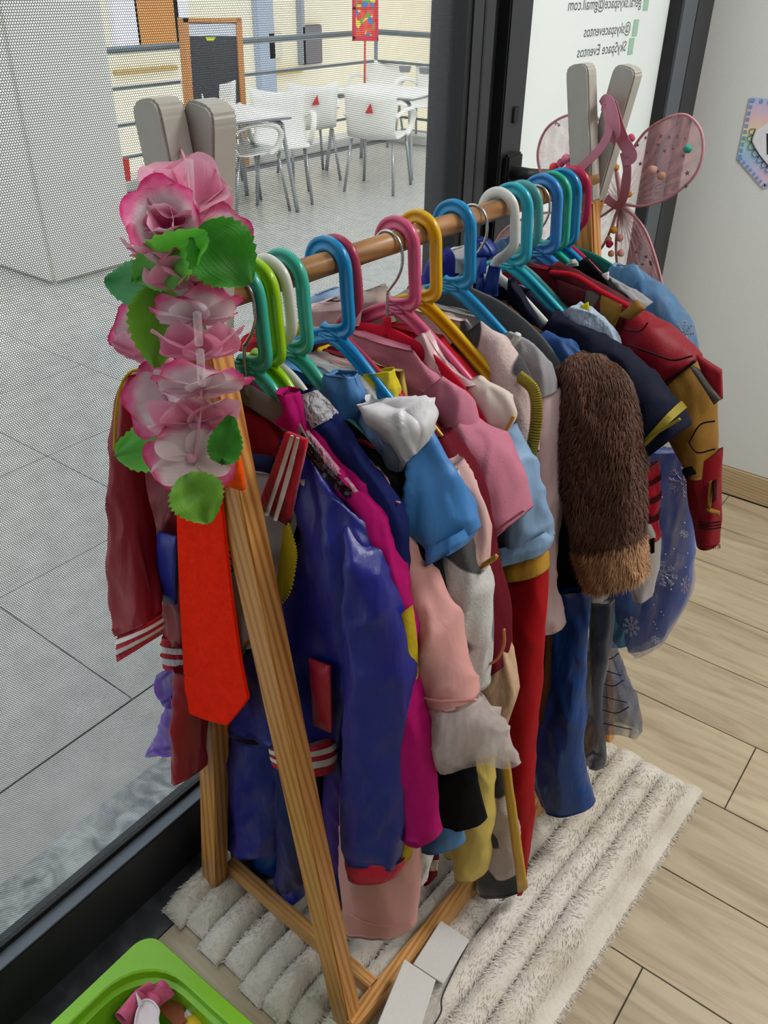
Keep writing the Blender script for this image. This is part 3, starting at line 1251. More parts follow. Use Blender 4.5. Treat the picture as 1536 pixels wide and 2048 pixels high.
for i in range(NR):
    xa = rx0 + rw * i
    nl, ns = 70, 10
    e0 = ry0 + rng.uniform(-.012, .01) + .03 * (i / NR) * 0
    e1 = ry1 + rng.uniform(-.01, .012)
    vs, fs = [], []
    for j in range(nl + 1):
        t = j / nl
        y = e0 + (e1 - e0) * t
        endr = min(1, math.sqrt(min(1, t * 16)), math.sqrt(min(1, (1 - t) * 16)))
        lump = 1 + .12 * noise.noise((i * 3.3, y * 6, 0)) + .06 * noise.noise((i * 1.7, y * 22, 4))
        wob = .006 * noise.noise((i * .4, y * 2.2, 9))
        for k in range(ns + 1):
            a = math.pi * k / ns
            hh = (.004 + .042 * endr * lump * math.sin(a) ** .8)
            x = xa + rw * .5 - math.cos(a) * rw * .52 + wob
            q = W(x, y, hh + .003 * noise.noise((x * 90, y * 90, i)))
            vs.append(q)
    for j in range(nl):
        for k in range(ns):
            a = j * (ns + 1) + k
            fs.append((a, a + 1, a + ns + 2, a + ns + 1))
    fs.append(tuple(range(ns, -1, -1)))
    fs.append(tuple(nl * (ns + 1) + k for k in range(ns + 1)))
    mesh('rib', vs, fs, RUGM, rug)
    for _ in range(3000):
        t = rng.random()
        y = e0 + (e1 - e0) * t
        a = math.pi * rng.uniform(.06, .94)
        endr = min(1, math.sqrt(min(1, t * 16)), math.sqrt(min(1, (1 - t) * 16)))
        lump = 1 + .12 * noise.noise((i * 3.3, y * 6, 0)) + .06 * noise.noise((i * 1.7, y * 22, 4))
        wob = .006 * noise.noise((i * .4, y * 2.2, 9))
        x = xa + rw * .5 - math.cos(a) * rw * .52 + wob
        p = W(x, y, .004 + .042 * endr * lump * math.sin(a) ** .8 - .001)
        sw = noise.noise((x * 14, y * 14, 3)) * 2.5
        d = Vector((-math.cos(a) * .55 + .7 * math.sin(sw), -.9 * math.cos(sw) + rng.uniform(-.3, .3), .1 + .22 * math.sin(a)))
        if t < .02:
            d += Vector((0, -.3, .1))
        tuft(p, d.normalized(), rng.uniform(.005, .010) * (.6 if t < .03 else 1), rng.uniform(.0006, .0012))
# flat hem along the room side
vs, fs = [], []
for j in range(61):
    t = j / 60
    y = ry0 + (ry1 - ry0) * t
    for k, (dx, z) in enumerate(((0, .006), (.012, .012), (.028, .011), (.034 + .004 * rng.random(), .004))):
        vs.append(W(rx1 - .034 + dx, y, z + .0015 * rng.random()))
for j in range(60):
    for k in range(3):
        a = j * 4 + k
        fs.append((a, a + 1, a + 5, a + 4))
mesh('hem', vs, fs, RUGM, rug)
for _ in range(1500):
    y = rng.uniform(ry0, ry1)
    p = W(rx1 + rng.uniform(-.006, .002), y, .008)
    tuft(p, Vector((1, rng.uniform(-.6, .6), rng.uniform(-.5, .4))).normalized(), rng.uniform(.005, .012), .0007)
mesh('backing', [W(rx0 + .01, ry0 + .01, .003), W(rx1 - .01, ry0 + .01, .003), W(rx1 - .01, ry1 - .01, .003), W(rx0 + .01, ry1 - .01, .003),
                 W(rx0 + .01, ry0 + .01, .0005), W(rx1 - .01, ry0 + .01, .0005), W(rx1 - .01, ry1 - .01, .0005), W(rx0 + .01, ry1 - .01, .0005)],
     [(0, 1, 2, 3), (7, 6, 5, 4), (0, 4, 5, 1), (1, 5, 6, 2), (2, 6, 7, 3), (3, 7, 4, 0)], RUGM, rug, False)
fur_rug = mesh('pile', tufts_v, tufts_f, RUGM, rug, False)
fur_rug['kind'] = 'stuff'

# ================================================================ RACK
pine = wood('pine', 'a8682e', 'cf9652', 'Z', rings=70, rough=.4)
pine_y = wood('pine_lengthwise', 'b0733a', 'd9a463', 'Y', rings=70, rough=.4)
pine_x = wood('pine_crosswise', 'b0733a', 'd9a463', 'X', rings=70, rough=.4)
rackwhite = plain('white_stain', 'a9a49a', .55, 0, .1, 60)
rack = thing('clothes_rack', 'pine clothes rack with crossed legs and white painted tips', 'clothes rack', W(RX, .4, .03))


def leg(x0, z0, x1, z1, y0, y1, wd=.040, zsplit=1.095):
    pine = wood('pine_%d' % round(x0 * 1000), 'a05f28', 'cf9652', 'Z', rings=55, rough=.4, rot=-math.atan2(x1 - x0, z1 - z0))
    """slanted rectangular leg with rounded tip, pine below and white paint above the split"""
    d = Vector((x1 - x0, 0, z1 - z0)).normalized()
    s_ = Vector((d.z, 0, -d.x)) * (wd / 2)
    P = lambda z, sg: Vector((x0, 0, z0)) + d * ((z - z0) / d.z) + s_ * sg
    out = []
    for nm, za, zb, mt in (('leg', z0, zsplit, pine), ('painted_tip', zsplit, z1, rackwhite)):
        bm = bmesh.new()
        if nm == 'leg':
            sec = [P(za, -1), P(za, 1), P(zb, 1), P(zb, -1)]
            sec[0].z = sec[1].z = za
        else:
            sec = [P(za, -1), P(za, 1)]
            c = Vector((x0, 0, z0)) + d * ((z1 - z0) / d.z - .016)
            for k in range(9):
                a = math.pi * k / 8
                ex = math.copysign(abs(math.cos(a)) ** .6, math.cos(a))
                sec.append(c + s_ * ex + d * (.016 * abs(math.sin(a)) ** .7))
        a_ = [bm.verts.new(W(p.x, y0, p.z)) for p in sec]
        b_ = [bm.verts.new(W(p.x, y1, p.z)) for p in sec]
        k = len(sec)
        bm.faces.new(a_)
        bm.faces.new(b_[::-1])
        for i in range(k):
            bm.faces.new((a_[i], a_[(i + 1) % k], b_[(i + 1) % k], b_[i]))
        bmesh.ops.recalc_face_normals(bm, faces=bm.faces)
        bmesh.ops.bevel(bm, geom=[e for e in bm.edges], offset=.0025, segments=2, affect='EDGES', clamp_overlap=True)
        if nm == 'leg':
            lg = bm_obj('leg', bm, mt, rack)
        else:
            bm_obj('painted_tip', bm, mt, lg)
    return lg


leg(.336, .022, .127, 1.322, -.030, -.001, zsplit=1.10)
leg(-.019, .022, .163, 1.320, .000, .029, zsplit=1.10)
leg(.355, .022, .102, 1.300, .772, .800, wd=.038, zsplit=1.105)
leg(-.045, .022, .168, 1.300, .801, .829, wd=.038, zsplit=1.105)
prodm = wood('pine_rod', '7d5633', 'a87a4c', 'Y', rings=45, rough=.35)
bm = bmesh.new()
bmesh.ops.create_cone(bm, cap_ends=True, segments=24, radius1=.0135, radius2=.0135, depth=.80)
bmesh.ops.transform(bm, verts=bm.verts, matrix=Matrix.Translation(W(RX - .003, .395, RZ)) @ Matrix.Rotation(-YAW, 4, 'Z') @ Matrix.Rotation(R(90), 4, 'X'))
bm_obj('hanging_rod', bm, prodm, rack, True)
RM = Matrix.Translation(OR) @ Matrix.Rotation(-YAW, 4, 'Z')
box('cross_rail', (.0, .030, .045), (.345, .050, .078), pine_x, rack, .002, RM)
box('side_rail', (.337, -.03, .040), (.360, .80, .080), pine_y, rack, .002, RM)
box('side_rail', (-.012, .05, .040), (.010, .77, .080), pine_y, rack, .002, RM)
box('cross_rail', (-.02, .752, .045), (.345, .771, .078), pine_x, rack, .002, RM)
box('bracket', (.0105, .0502, .060), (.012, .064, .074), plain('zinc_plate', 'd9d9d6', .3, .7), rack, .0005, RM)
# dark fixing straps near the crossing
box('fixing_strap', (.120, -.034, 1.04), (.128, .034, 1.09), black, rack, .001, RM)

# ================================================================ HANGERS
wire = plain('steel_wire', 'b9b9b6', .25, .9)


def ribbon(name, pts, wd, th, mat, parent, n=40, ridge=True, taper=None):
    """flat bar in the hanger plane with rounded section and a raised middle rib"""
    P = catmull(pts, n)
    sec = [(-1, -.55), (-.8, -1), (-.42, -1), (-.30, -.62), (.30, -.62), (.42, -1), (.8, -1), (1, -.55), (1, .55), (.8, 1), (.42, 1), (.30, .62), (-.30, .62), (-.42, 1), (-.8, 1), (-1, .55)]
    if not ridge:
        sec = [(math.cos(2 * math.pi * k / 12), math.sin(2 * math.pi * k / 12)) for k in range(12)]
    vs, fs = [], []
    m_ = len(sec)
    for i in range(n):
        t = (P[min(i + 1, n - 1)] - P[max(i - 1, 0)]).normalized()
        nr_ = Vector((t.z, 0, -t.x)).normalized()
        w_ = wd * (1 if taper is None else float(np.interp(i / (n - 1), np.linspace(0, 1, len(taper)), taper)))
        for a, b_ in sec:
            p = P[i] + nr_ * (a * w_ / 2)
            p.y += b_ * th / 2
            vs.append(W(*p))
    for i in range(n - 1):
        for k in range(m_):
            fs.append((i * m_ + k, i * m_ + (k + 1) % m_, (i + 1) * m_ + (k + 1) % m_, (i + 1) * m_ + k))
    fs.append(tuple(range(m_ - 1, -1, -1)))
    fs.append(tuple((n - 1) * m_ + k for k in range(m_)))
    return mesh(name, vs, fs, mat, parent)


def hanger_plastic(Y, mat, label, dx=0, tilt=0., drop=.105, span=.165, lean=0., rnd=False):
    """children's plastic hanger: wide hook, offset neck, two sloping arms"""
    cx = RX - .003 + dx
    t = thing('clothes_hanger', label, 'clothes hanger', W(cx, Y, 1.05), 'hangers on the rod')
    cz = RZ + .0135 - .0178
    V = lambda x, z: Vector((cx + x, Y + lean * x, cz + z))
    if not rnd:
        pts = [V(-.0265, -.010)] + [V(-math.cos(a) * .0265, math.sin(a) * .0265) for a in (R(15), R(50), R(90), R(130), R(165))] + \
              [V(.028, -.02), V(.030, -.045), V(.0305, -.058), V(.026, -.067), V(.012, -.073), V(-.012, -.076)]
        ribbon('hook', pts, .0165, .0085, mat, t, 54, taper=[1] * 10 + [1, 1.1, 1.1, 1, .7])
        hub = -.077
    else:
        pts = [V(-.0265, -.012)] + [V(-math.cos(a) * .0265, math.sin(a) * .0265) for a in (R(15), R(50), R(90), R(130), R(165))] + \
              [V(.030, -.025), V(.029, -.042), V(.018, -.056), V(.004, -.068), V(0, -.082)]
        ribbon('hook', pts, .015, .010, mat, t, 46, ridge=False)
        hub = -.085
    for sg in (-1, 1):
        ap = [V(-sg * .012, hub + .002), V(sg * .03, hub - .014 - tilt * sg * .02), V(sg * span * .6, hub - drop * .55), V(sg * span, hub - drop)]
        ribbon('arm', ap, .019 if not rnd else .015, .0085, mat, t, 22, ridge=not rnd)
    return t


def hanger_velvet(Y, mat, label, dx=0, arch=.055, wd=.030, span=.18):
    """slim flocked hanger with a round steel hook"""
    cx = RX - .003 + dx
    t = thing('clothes_hanger', label, 'clothes hanger', W(cx, Y, 1.03), 'hangers on the rod')
    cz = RZ + .0135 - .0195
    V = lambda x, z: Vector((cx + x, Y, cz + z))
    wp = [V(-.0195, -.008)] + [V(-math.cos(a) * .0215, math.sin(a) * .0215) for a in (R(20), R(60), R(90), R(120), R(160))] + [V(.0225, -.014), V(.015, -.033), V(.004, -.048), V(0, -.056), V(0, -.1)]
    tube('hook', [W(*p) for p in wp], .0019, wire, t, 8, 60)
    hub = -.098
    ribbon('neck', [V(0, hub + .012), V(0, hub - .012)], .012, .009, mat, t, 6, False)
    for sg in (-1, 1):
        ap = [V(-sg * .004, hub - .010), V(sg * .06, hub - .016 - arch * .12), V(sg * span * .7, hub - arch), V(sg * span, hub - arch * 2)]
        ribbon('arm', ap, wd, .006, mat, t, 24, False, taper=[1, 1, .95, .8, .6])
    return t


h_teal = plastic('teal_plastic', '35b39c')
h_lime = plastic('lime_plastic', '9fd30a')
h_white = plastic('white_plastic', 'dcdcd4', .3, .15)
h_mint = plastic('mint_plastic', '3cb7a0')
h_blue = plastic('sky_blue_plastic', '0f93cf')
h_rose = plastic('rose_plastic', 'b8405c')
h_pink = plastic('pink_plastic', 'e0618c')
h_yel = plastic('yellow_plastic', 'e8b90e')
h_aqua = plastic('aqua_plastic', '2bb5cc')
h_gteal = plastic('greyish_teal_plastic', '5fa9a8')
h_peri = plastic('cornflower_plastic', '3d8fd6')
h_green = plastic('sea_green_plastic', '2bb394')
h_crim = plastic('crimson_plastic', 'c22c55')
h_dgreen = plastic('deep_green_plastic', '0a7a68')
v_grey = velvet('grey_flock', '77726f')
v_dgrey = velvet('dark_grey_flock', '5b5d60')
v_red = velvet('red_flock', 'c01530')

hanger_velvet(.046, v_grey, 'light grey flocked hanger with steel hook nearest the flower garland', dx=.002, wd=.03, span=.125)
hanger_plastic(.050, h_teal, 'teal plastic hanger nearest the crossed legs', span=.095, drop=.075)
hanger_plastic(.070, h_lime, 'lime green plastic hanger, the only lime one', span=.10, drop=.08)
hanger_plastic(.090, h_white, 'slim white plastic hanger right behind the lime green one', rnd=True, span=.12, drop=.09)
hanger_plastic(.112, h_mint, 'mint plastic hanger holding the blue dress with white satin collar', span=.12, drop=.09)
hanger_plastic(.180, h_blue, 'bright blue plastic hanger in front of the rose one', span=.13, drop=.09)
hanger_plastic(.196, h_rose, 'dark rose plastic hanger hidden behind the bright blue one', rnd=True)
hanger_velvet(.286, v_red, 'red flocked hanger with arched arms and steel hook', arch=.06, wd=.026)
hanger_plastic(.303, h_pink, 'pink plastic hanger next to the yellow one')
hanger_plastic(.346, h_yel, 'yellow plastic hanger, the only yellow one')
hanger_plastic(.421, h_blue, 'bright blue plastic hanger between the yellow hanger and the navy ribbon')
hanger_velvet(.466, v_dgrey, 'dark grey flocked hanger beside the knotted navy ribbon', wd=.04)
hanger_plastic(.526, h_white, 'white plastic hanger with the navy ribbon tied to its neck', rnd=True)
hanger_plastic(.560, h_aqua, 'aqua plastic hanger behind the white one with the ribbon')
hanger_plastic(.588, h_gteal, 'greyish teal plastic hanger behind the aqua one', rnd=True)
hanger_velvet(.628, v_dgrey, 'dark grey flocked hanger holding the red and gold armour costume', wd=.04)
hanger_plastic(.642, h_peri, 'cornflower blue plastic hanger near the fairy wings')
hanger_plastic(.668, h_green, 'sea green plastic hanger near the fairy wings')
hanger_plastic(.698, h_blue, 'bright blue plastic hanger furthest along the rod')
hanger_plastic(.730, h_crim, 'crimson plastic hanger last on the rod', rnd=True)
hanger_velvet(.748, h_dgreen, 'deep green flat hanger closest to the fairy wings', wd=.045, arch=.05)

# ================================================================ GARMENTS
sat_blue = satin('royal_blue_satin', '1f237c', .36)
sat_navy = satin('navy_satin', '141a5e', .3)
sat_red = satin('deep_red_satin', '8a0d20', .38)
rib_red = cloth('red_rib_knit', 'b8102c', .85, .3, .3, 60)
rib_white = cloth('white_rib_stripe', 'd9d3cb', .85, .3, .3, 60)
yel_tape = cloth('mustard_tape', 'b39a1c', .8, .2, .2, 60)
white_cot = cloth('white_cotton', 'd8d2d2', .85)
black_cot = cloth('black_cotton', '08080b', .85, .15)
black_ink = plain('black_print', '121214', .7)


def garment(name, label, cat, Y, z=.3):
    return thing(name, label, cat, W(RX, Y, z), 'costumes on the rack')


def both(lf, name, mat, g, **kw):
    o = lf.build(name, mat, g, **kw)
    mirror_loft(lf).build(name, mat, g, **kw)
    return o


def strips(lf, g, mat, spans, off=.0015, name='stripe'):
    for a, b_ in spans:
        # narrow bands following the surface
        i0 = a * (lf.nr - 1)
        i1 = b_ * (lf.nr - 1)
        sub = Loft.__new__(Loft)
        sub.__dict__.update(lf.__dict__)
        nsub = 3
        vs, fs = [], []
        for j in range(nsub):
            f = i0 + (i1 - i0) * j / (nsub - 1)
            ia = min(int(f), lf.nr - 2)
            fr = f - ia
            for k in range(lf.nt):
                p = lf.pt(ia, k, off).lerp(lf.pt(ia + 1, k, off), fr)
                vs.append(W(*p))
        for j in range(nsub - 1):
            for k in range(lf.nt):
                fs.append((j * lf.nt + k, j * lf.nt + (k + 1) % lf.nt, (j + 1) * lf.nt + (k + 1) % lf.nt, (j + 1) * lf.nt + k))
        mesh(name, vs, fs, mat, g)


def cord(g, name, pxs, Y, r_, mat, n=40, off=0):
    tube(name, [W(*(at(p[0], p[1], (p[2] if len(p) > 2 else Y)) + Vector((0, -off, 0)))) for p in pxs], r_, mat, g, 6, n)


# ---- 1 bomber jacket, half red half blue, with shirt and shorts
g = garment('bomber_jacket', 'satin bomber jacket, one half red and one half blue, with striped ribbing', 'jacket', .045, .5)
back = torso(.062, [(1.01, .05, .008), (.985, .07, .008), (.94, .105, .010), (.88, .14, .012), (.80, .14, .014), (.65, .14, .016), (.50, .13, .016)], wr=.004, seed=1)
back.build('back_panel', sat_blue, g)
bf = loft_px([(568, 880), (576, 940), (584, 1010), (572, 1120), (540, 1235), (470, 1345), (438, 1450)],
             [(596, 884), (650, 950), (700, 1020), (752, 1105), (720, 1240), (704, 1370), (670, 1500)], .042, [.010, .016, .020, .020, .020, .018], folds=(.006, 3), wr=.007, seed=2, nr=34)
bf.build('front_panel', sat_blue, g)
hem = loft_px([(434, 1445), (470, 1478), (532, 1488)], [(664, 1482), (668, 1505), (668, 1525)], .040, .018, nr=8, wr=.002)
rb = loft_px([(545, 1478), (545, 1500), (548, 1520)], [(660, 1478), (668, 1505), (662, 1545)], .036, [.02, .02, .02], nr=10, wr=.002, seed=3)
r_ = rb.build('hem_ribbing', rib_red, g)
strips(rb, r_, rib_white, [(.22, .42), (.58, .76)])
sl = loft_px([(694, 1036, .046), (712, 1105), (711, 1200), (703, 1320), (692, 1480), (689, 1600), (694, 1690)],
             [(706, 1034, .046), (757, 1108), (793, 1195), (809, 1290), (816, 1450), (818, 1600), (800, 1728)], .043, [.008, .024, .030, .030, .030, .030, .026], folds=(.004, 2.5), wr=.006, seed=4, nr=36)
s1 = sl.build('sleeve', sat_blue, g)
cf = loft_px([(694, 1690), (696, 1712), (702, 1732)], [(806, 1722), (802, 1738), (796, 1750)], .042, .026, nr=6, wr=.001)
cf.build('cuff', rib_red, g)
ys = loft_px([(806, 1230), (815, 1290), (818, 1380), (820, 1500), (820, 1600), (806, 1720)],
             [(818, 1215), (826, 1290), (826, 1380), (826, 1500), (832, 1610), (812, 1725)], .055, .012, nr=18, wr=.001)
ys.build('sleeve_stripe', yel_tape, g)
c1 = pad('collar', [(570, 866), (610, 882), (574, 1052), (515, 1016)], .022, rib_red, g, .006, 8, .006)
for u0, u1 in ((.28, .43), (.56, .71)):
    cq = [at(570, 866, .015), at(610, 882, .015), at(574, 1052, .015), at(515, 1016, .015)]
    sub = [cq[0].lerp(cq[1], u0), cq[0].lerp(cq[1], u1), cq[3].lerp(cq[2], u1), cq[3].lerp(cq[2], u0)]
    Loft([sub[0], sub[0].lerp(sub[3], .5), sub[3]], [sub[1], sub[1].lerp(sub[2], .5), sub[2]], .0012, nr=12, wr=0).build('stripe', rib_white, c1)
lin_ = loft_px([(470, 790), (478, 860), (500, 930), (520, 990)], [(560, 860), (590, 900), (575, 960), (560, 1000)], .050, .008, nr=12)
lin_.build('lining', cloth('red_lining', '8f0c1e', .7, .2, .3), g)
pad('pocket', [(617, 1318), (658, 1334), (662, 1466), (626, 1450)], .016, satin('red_pocket_satin', '98122c', .32), g, .004, 6, .004)
zt = loft_px([(568, 1055), (560, 1110), (556, 1150), (548, 1180), (552, 1212)], [(576, 1050), (590, 1095), (590, 1130), (580, 1180), (556, 1214)], .016, .004, nr=18, wr=.001)
z1 = zt.build('zip_tape', yel_tape, g)
for k in range(26):
    p = catmull(P2([(577, 1048), (591, 1095), (591, 1130), (580, 1182), (558, 1214)], .012), 26)[k]
    box('zip_tooth', Vector((-.0012, -.001, -.0008)), Vector((.0012, .001, .0008)), yel_tape, z1, 0, Matrix.Translation(W(*p)))
# red half
rf = loft_px([(262, 750), (275, 880, .03), (290, 1010, .02), (312, 1150, .01), (325, 1275, 0)], [(400, 745), (420, 880), (425, 1010, .04), (420, 1150, .035), (412, 1280, .03)], .045, [.010, .014, .014, .014], folds=(.004, 3), wr=.007, seed=6, nr=30)
rf.build('front_panel', sat_red, g)
rr = loft_px([(325, 1272, 0), (326, 1300, 0), (330, 1332, 0)], [(412, 1280, .03), (412, 1305, .03), (410, 1336, .03)], .02, .015, nr=10, wr=.001, seed=7)
r_ = rr.build('hem_ribbing', rib_red, g)
strips(rr, r_, rib_white, [(.22, .42), (.58, .78)])
rs = loft_px([(246, 752, .02), (228, 800, 0), (224, 950, -.03), (226, 1080, -.045), (238, 1220, -.055), (250, 1262, -.06)],
             [(292, 742, .03), (278, 820, .01), (278, 940, -.01), (290, 1080, -.03), (304, 1200, -.045), (308, 1240, -.05)], .0, [.012, .018, .020, .020, .020, .020], folds=(.004, 2), wr=.006, seed=8, nr=32)
rs.build('sleeve', sat_red, g)
rc = loft_px([(244, 1258, -.06), (246, 1285, -.06), (248, 1316, -.06)], [(312, 1236, -.05), (315, 1256, -.05), (312, 1276, -.05)], -.055, .024, nr=10, wr=.001)
r_ = rc.build('cuff', rib_red, g)
strips(rc, r_, rib_white, [(.2, .38), (.56, .74)])
cord(g, 'shoulder_piping', [(290, 738, .010), (262, 744, .0), (242, 772, -.012), (232, 830, -.026), (229, 900, -.04)], 0, .002, yel_tape)
pad('pocket', [(314, 1065), (352, 1076), (350, 1210), (310, 1200)], -.022, satin('blue_pocket_satin', '1c2a86', .3), g, .004, 6, .003)

# printed shirt worn inside the jacket
g = garment('printed_shirt', 'white shirt with black print showing inside the bomber jacket', 'shirt', .035, .6)
ts = loft_px([(430, 930), (436, 1040), (450, 1160), (468, 1300)], [(610, 960), (598, 1040), (560, 1150), (520, 1290)], .034, .006, nr=18, wr=.003, seed=9)
ts.build('body', white_cot, g)
pad('neck_band', [(486, 905), (545, 915), (545, 950), (495, 935)], .024, cloth('navy_band', '1c2552', .8), g, .003)
cord(g, 'hem_trim', [(470, 1298), (490, 1290), (520, 1262)], .024, .0022, cloth('mustard_hem', 'b3861c', .8))
for (px, py, r0) in ((532, 1103, 7), (463, 1110, 7), (464, 1135, 6), (545, 1165, 7)):
    c = at(px, py, .024)
    vs, fs = [], []
    for k in range(20):
        a = 2 * math.pi * k / 20
        for q in (.5, 1):
            vs.append(W(c.x + math.cos(a) * q * r0 * .00075, c.y - .002, c.z + math.sin(a) * q * r0 * .00095))
    for k in range(20):
        fs.append((2 * k, 2 * k + 1, (2 * k + 3) % 40, (2 * k + 2) % 40))
    mesh('print', vs, fs, black_ink, g, False)

# shorts and skirt under the jacket
g = garment('satin_shorts', 'shorts with royal blue satin leg and red satin leg below the jacket', 'shorts', .05, .2)
loft_px([(452, 1462), (432, 1560), (420, 1630), (413, 1680)], [(548, 1480), (556, 1560), (558, 1640), (560, 1700)], .045, [.016, .024, .026, .026], folds=(.010, 2.4), wr=.006, seed=12, nr=24).build('leg', sat_blue, g, cap0=True)
loft_px([(348, 1335, -.03), (348, 1400, -.035), (350, 1480, -.04), (352, 1560, -.045)], [(412, 1335, -.01), (410, 1400, -.015), (408, 1480, -.02), (404, 1540, -.025)], -.03, [.016, .018, .018], folds=(.006, 2), wr=.005, seed=13, nr=20).build('leg', sat_red, g)
loft_px([(540, 1490), (546, 1600), (552, 1700), (562, 1755)], [(640, 1500), (632, 1600), (622, 1700), (608, 1770)], .048, [.014, .02, .022], folds=(.008, 2.4), wr=.006, seed=14, nr=24).build('tail', satin('deep_navy_satin', '171a55', .42), g)
g = garment('royal_leggings', 'royal blue satin trousers ending just above the rug', 'trousers', .075, .1)
loft_px([(560, 1600), (556, 1700), (558, 1770), (580, 1800)], [(640, 1600), (634, 1700), (612, 1780), (606, 1795)], .070, .020, wr=.005, seed=15).build('leg', satin('shiny_royal_satin', '1230a0', .25), g)
loft_px([(610, 1560), (630, 1660), (650, 1740), (668, 1812)], [(700, 1560), (700, 1660), (697, 1740), (684, 1820)], .078, .020, wr=.005, seed=16).build('leg', cloth('dark_royal', '0f1550', .6), g)
loft_px([(490, 1640), (500, 1690), (510, 1742)], [(566, 1640), (568, 1690), (566, 1742)], .085, .02, wr=.004, seed=17).build('hem', satin('petrol_satin', '0d3f86', .4), g)
torso(.085, [(1.0, .06, .006), (.8, .07, .006), (.5, .09, .010), (.32, .10, .012)], seed=18).build('body', cloth('dark_royal', '0f1550', .6), g)

# purple tulle
pt = tulle('purple_tulle', '7a3fd0', .62, .35)
g = garment('purple_tulle_skirt', 'purple tulle skirt peeping out on both sides of the jacket', 'skirt', .07, .2)
loft_px([(322, 1345, -.02), (316, 1375, -.02), (330, 1405, -.02)], [(356, 1335, -.01), (352, 1370, -.01), (350, 1415, -.01)], -.015, .010, folds=(.006, 4), wr=.006, seed=19, nr=12, nt_=20).build('ruffle', pt, g)
loft_px([(338, 1395, -.03), (322, 1440, -.03), (306, 1502, -.03)], [(358, 1400, -.02), (354, 1450, -.02), (350, 1505, -.02)], -.02, .010, folds=(.006, 4), wr=.006, seed=20, nr=14, nt_=20).build('ruffle', pt, g)
loft_px([(640, 1495), (628, 1600), (640, 1700), (668, 1735)], [(690, 1480), (694, 1600), (698, 1700), (697, 1752)], .068, .014, folds=(.006, 4), wr=.006, seed=21).build('panel', satin('purple_satin', '35126e', .5), g)
cord(g, 'hem_cord', [(306, 1503, -.041), (330, 1512, -.036), (350, 1506, -.031)], -.04, .002, satin('purple_edge', '7434c8', .5))
torso(.069, [(1.0, .06, .006), (.8, .08, .006), (.5, .09, .008), (.40, .10, .010)], seed=18).build('lining', cloth('purple_lining', '35126e', .6), g)

# ---- 2 magenta top
mag = velvet('magenta_velvet', 'a80a62')
g = garment('magenta_top', 'magenta velvet long sleeved top with sequin yoke', 'top', .060, .5)
torso(.064, [(1.03, .05, .01), (.99, .11, .012), (.94, .17, .014), (.8, .17, .014), (.6, .16, .014)], seed=22).build('body', mag, g)
m1 = loft_px([(592, 868), (640, 930), (700, 1005), (745, 1110), (772, 1250), (800, 1450), (815, 1660)],
             [(606, 862), (668, 920), (742, 992), (790, 1110), (822, 1280), (850, 1480), (876, 1672)], .060, [.010, .014, .020, .024, .024], wr=.004, seed=23, nr=34)
both(m1, 'sleeve', mag, g)
loft_px([(552, 838), (572, 808), (556, 776)], [(612, 868), (606, 832), (588, 788)], .050, .010, nr=12, wr=.004, seed=24).build('collar', mag, g)
seq = pad('sequin_yoke', [(588, 872), (612, 862), (712, 985), (696, 1000)], .050, cloth('pink_net', 'c48aa0', .5, .2, .4, 200), g, .004, 8, .004)
sq_m = plain('black_sequin', '1a0610', .18, .4)
e0, e1 = P2([(590, 873), (700, 998)], .045)
f0, f1 = P2([(611, 864), (712, 984)], .045)
for i in range(22):
    for j in range(3):
        u, v = (i + .5 + .5 * (j % 2)) / 22.5, (j + .5) / 3
        p = e0.lerp(e1, u).lerp(f0.lerp(f1, u), v)
        bm = bmesh.new()
        bmesh.ops.create_circle(bm, cap_ends=True, segments=8, radius=.0030)
        bmesh.ops.transform(bm, verts=bm.verts, matrix=Matrix.Translation(W(p.x, p.y - .003 - .004 * math.sin(math.pi * u), p.z)) @ Matrix.Rotation(R(90) + .3 * random.uniform(-1, 1), 4, 'X') @ Matrix.Rotation(.3 * random.uniform(-1, 1), 4, 'Y'))
        bm_obj('sequin', bm, sq_m, seq)

# ---- 3 navy sparkle dress
nav = velvet('navy_velvet', '101a50')
g = garment('navy_sparkle_dress', 'navy velvet dress with silver lame shoulder', 'dress', .090, .4)
torso(.080, [(1.03, .05, .01), (.99, .11, .012), (.94, .16, .014), (.8, .15, .014), (.5, .16, .016), (.36, .17, .018)], seed=25).build('body', nav, g)
n1 = loft_px([(606, 800), (650, 868), (705, 950), (745, 1030), (770, 1150), (785, 1450)], [(626, 792), (680, 850), (745, 930), (795, 1020), (812, 1130), (818, 1500)], .076, [.012, .016, .02, .02], wr=.004, seed=26, nr=30)
both(n1, 'sleeve', nav, g)
n2 = loft_px([(598, 792), (612, 822), (632, 856)], [(628, 782), (644, 806), (660, 838)], .070, [.010, .014, .014], wr=.003, seed=27, nr=10)
n2.build('shoulder_patch', cloth('silver_lame', 'a9a7ad', .35, .1, .8, 120), g)
cord(g, 'neck_binding', [(596, 800), (606, 788), (628, 780)], .078, .003, nav)

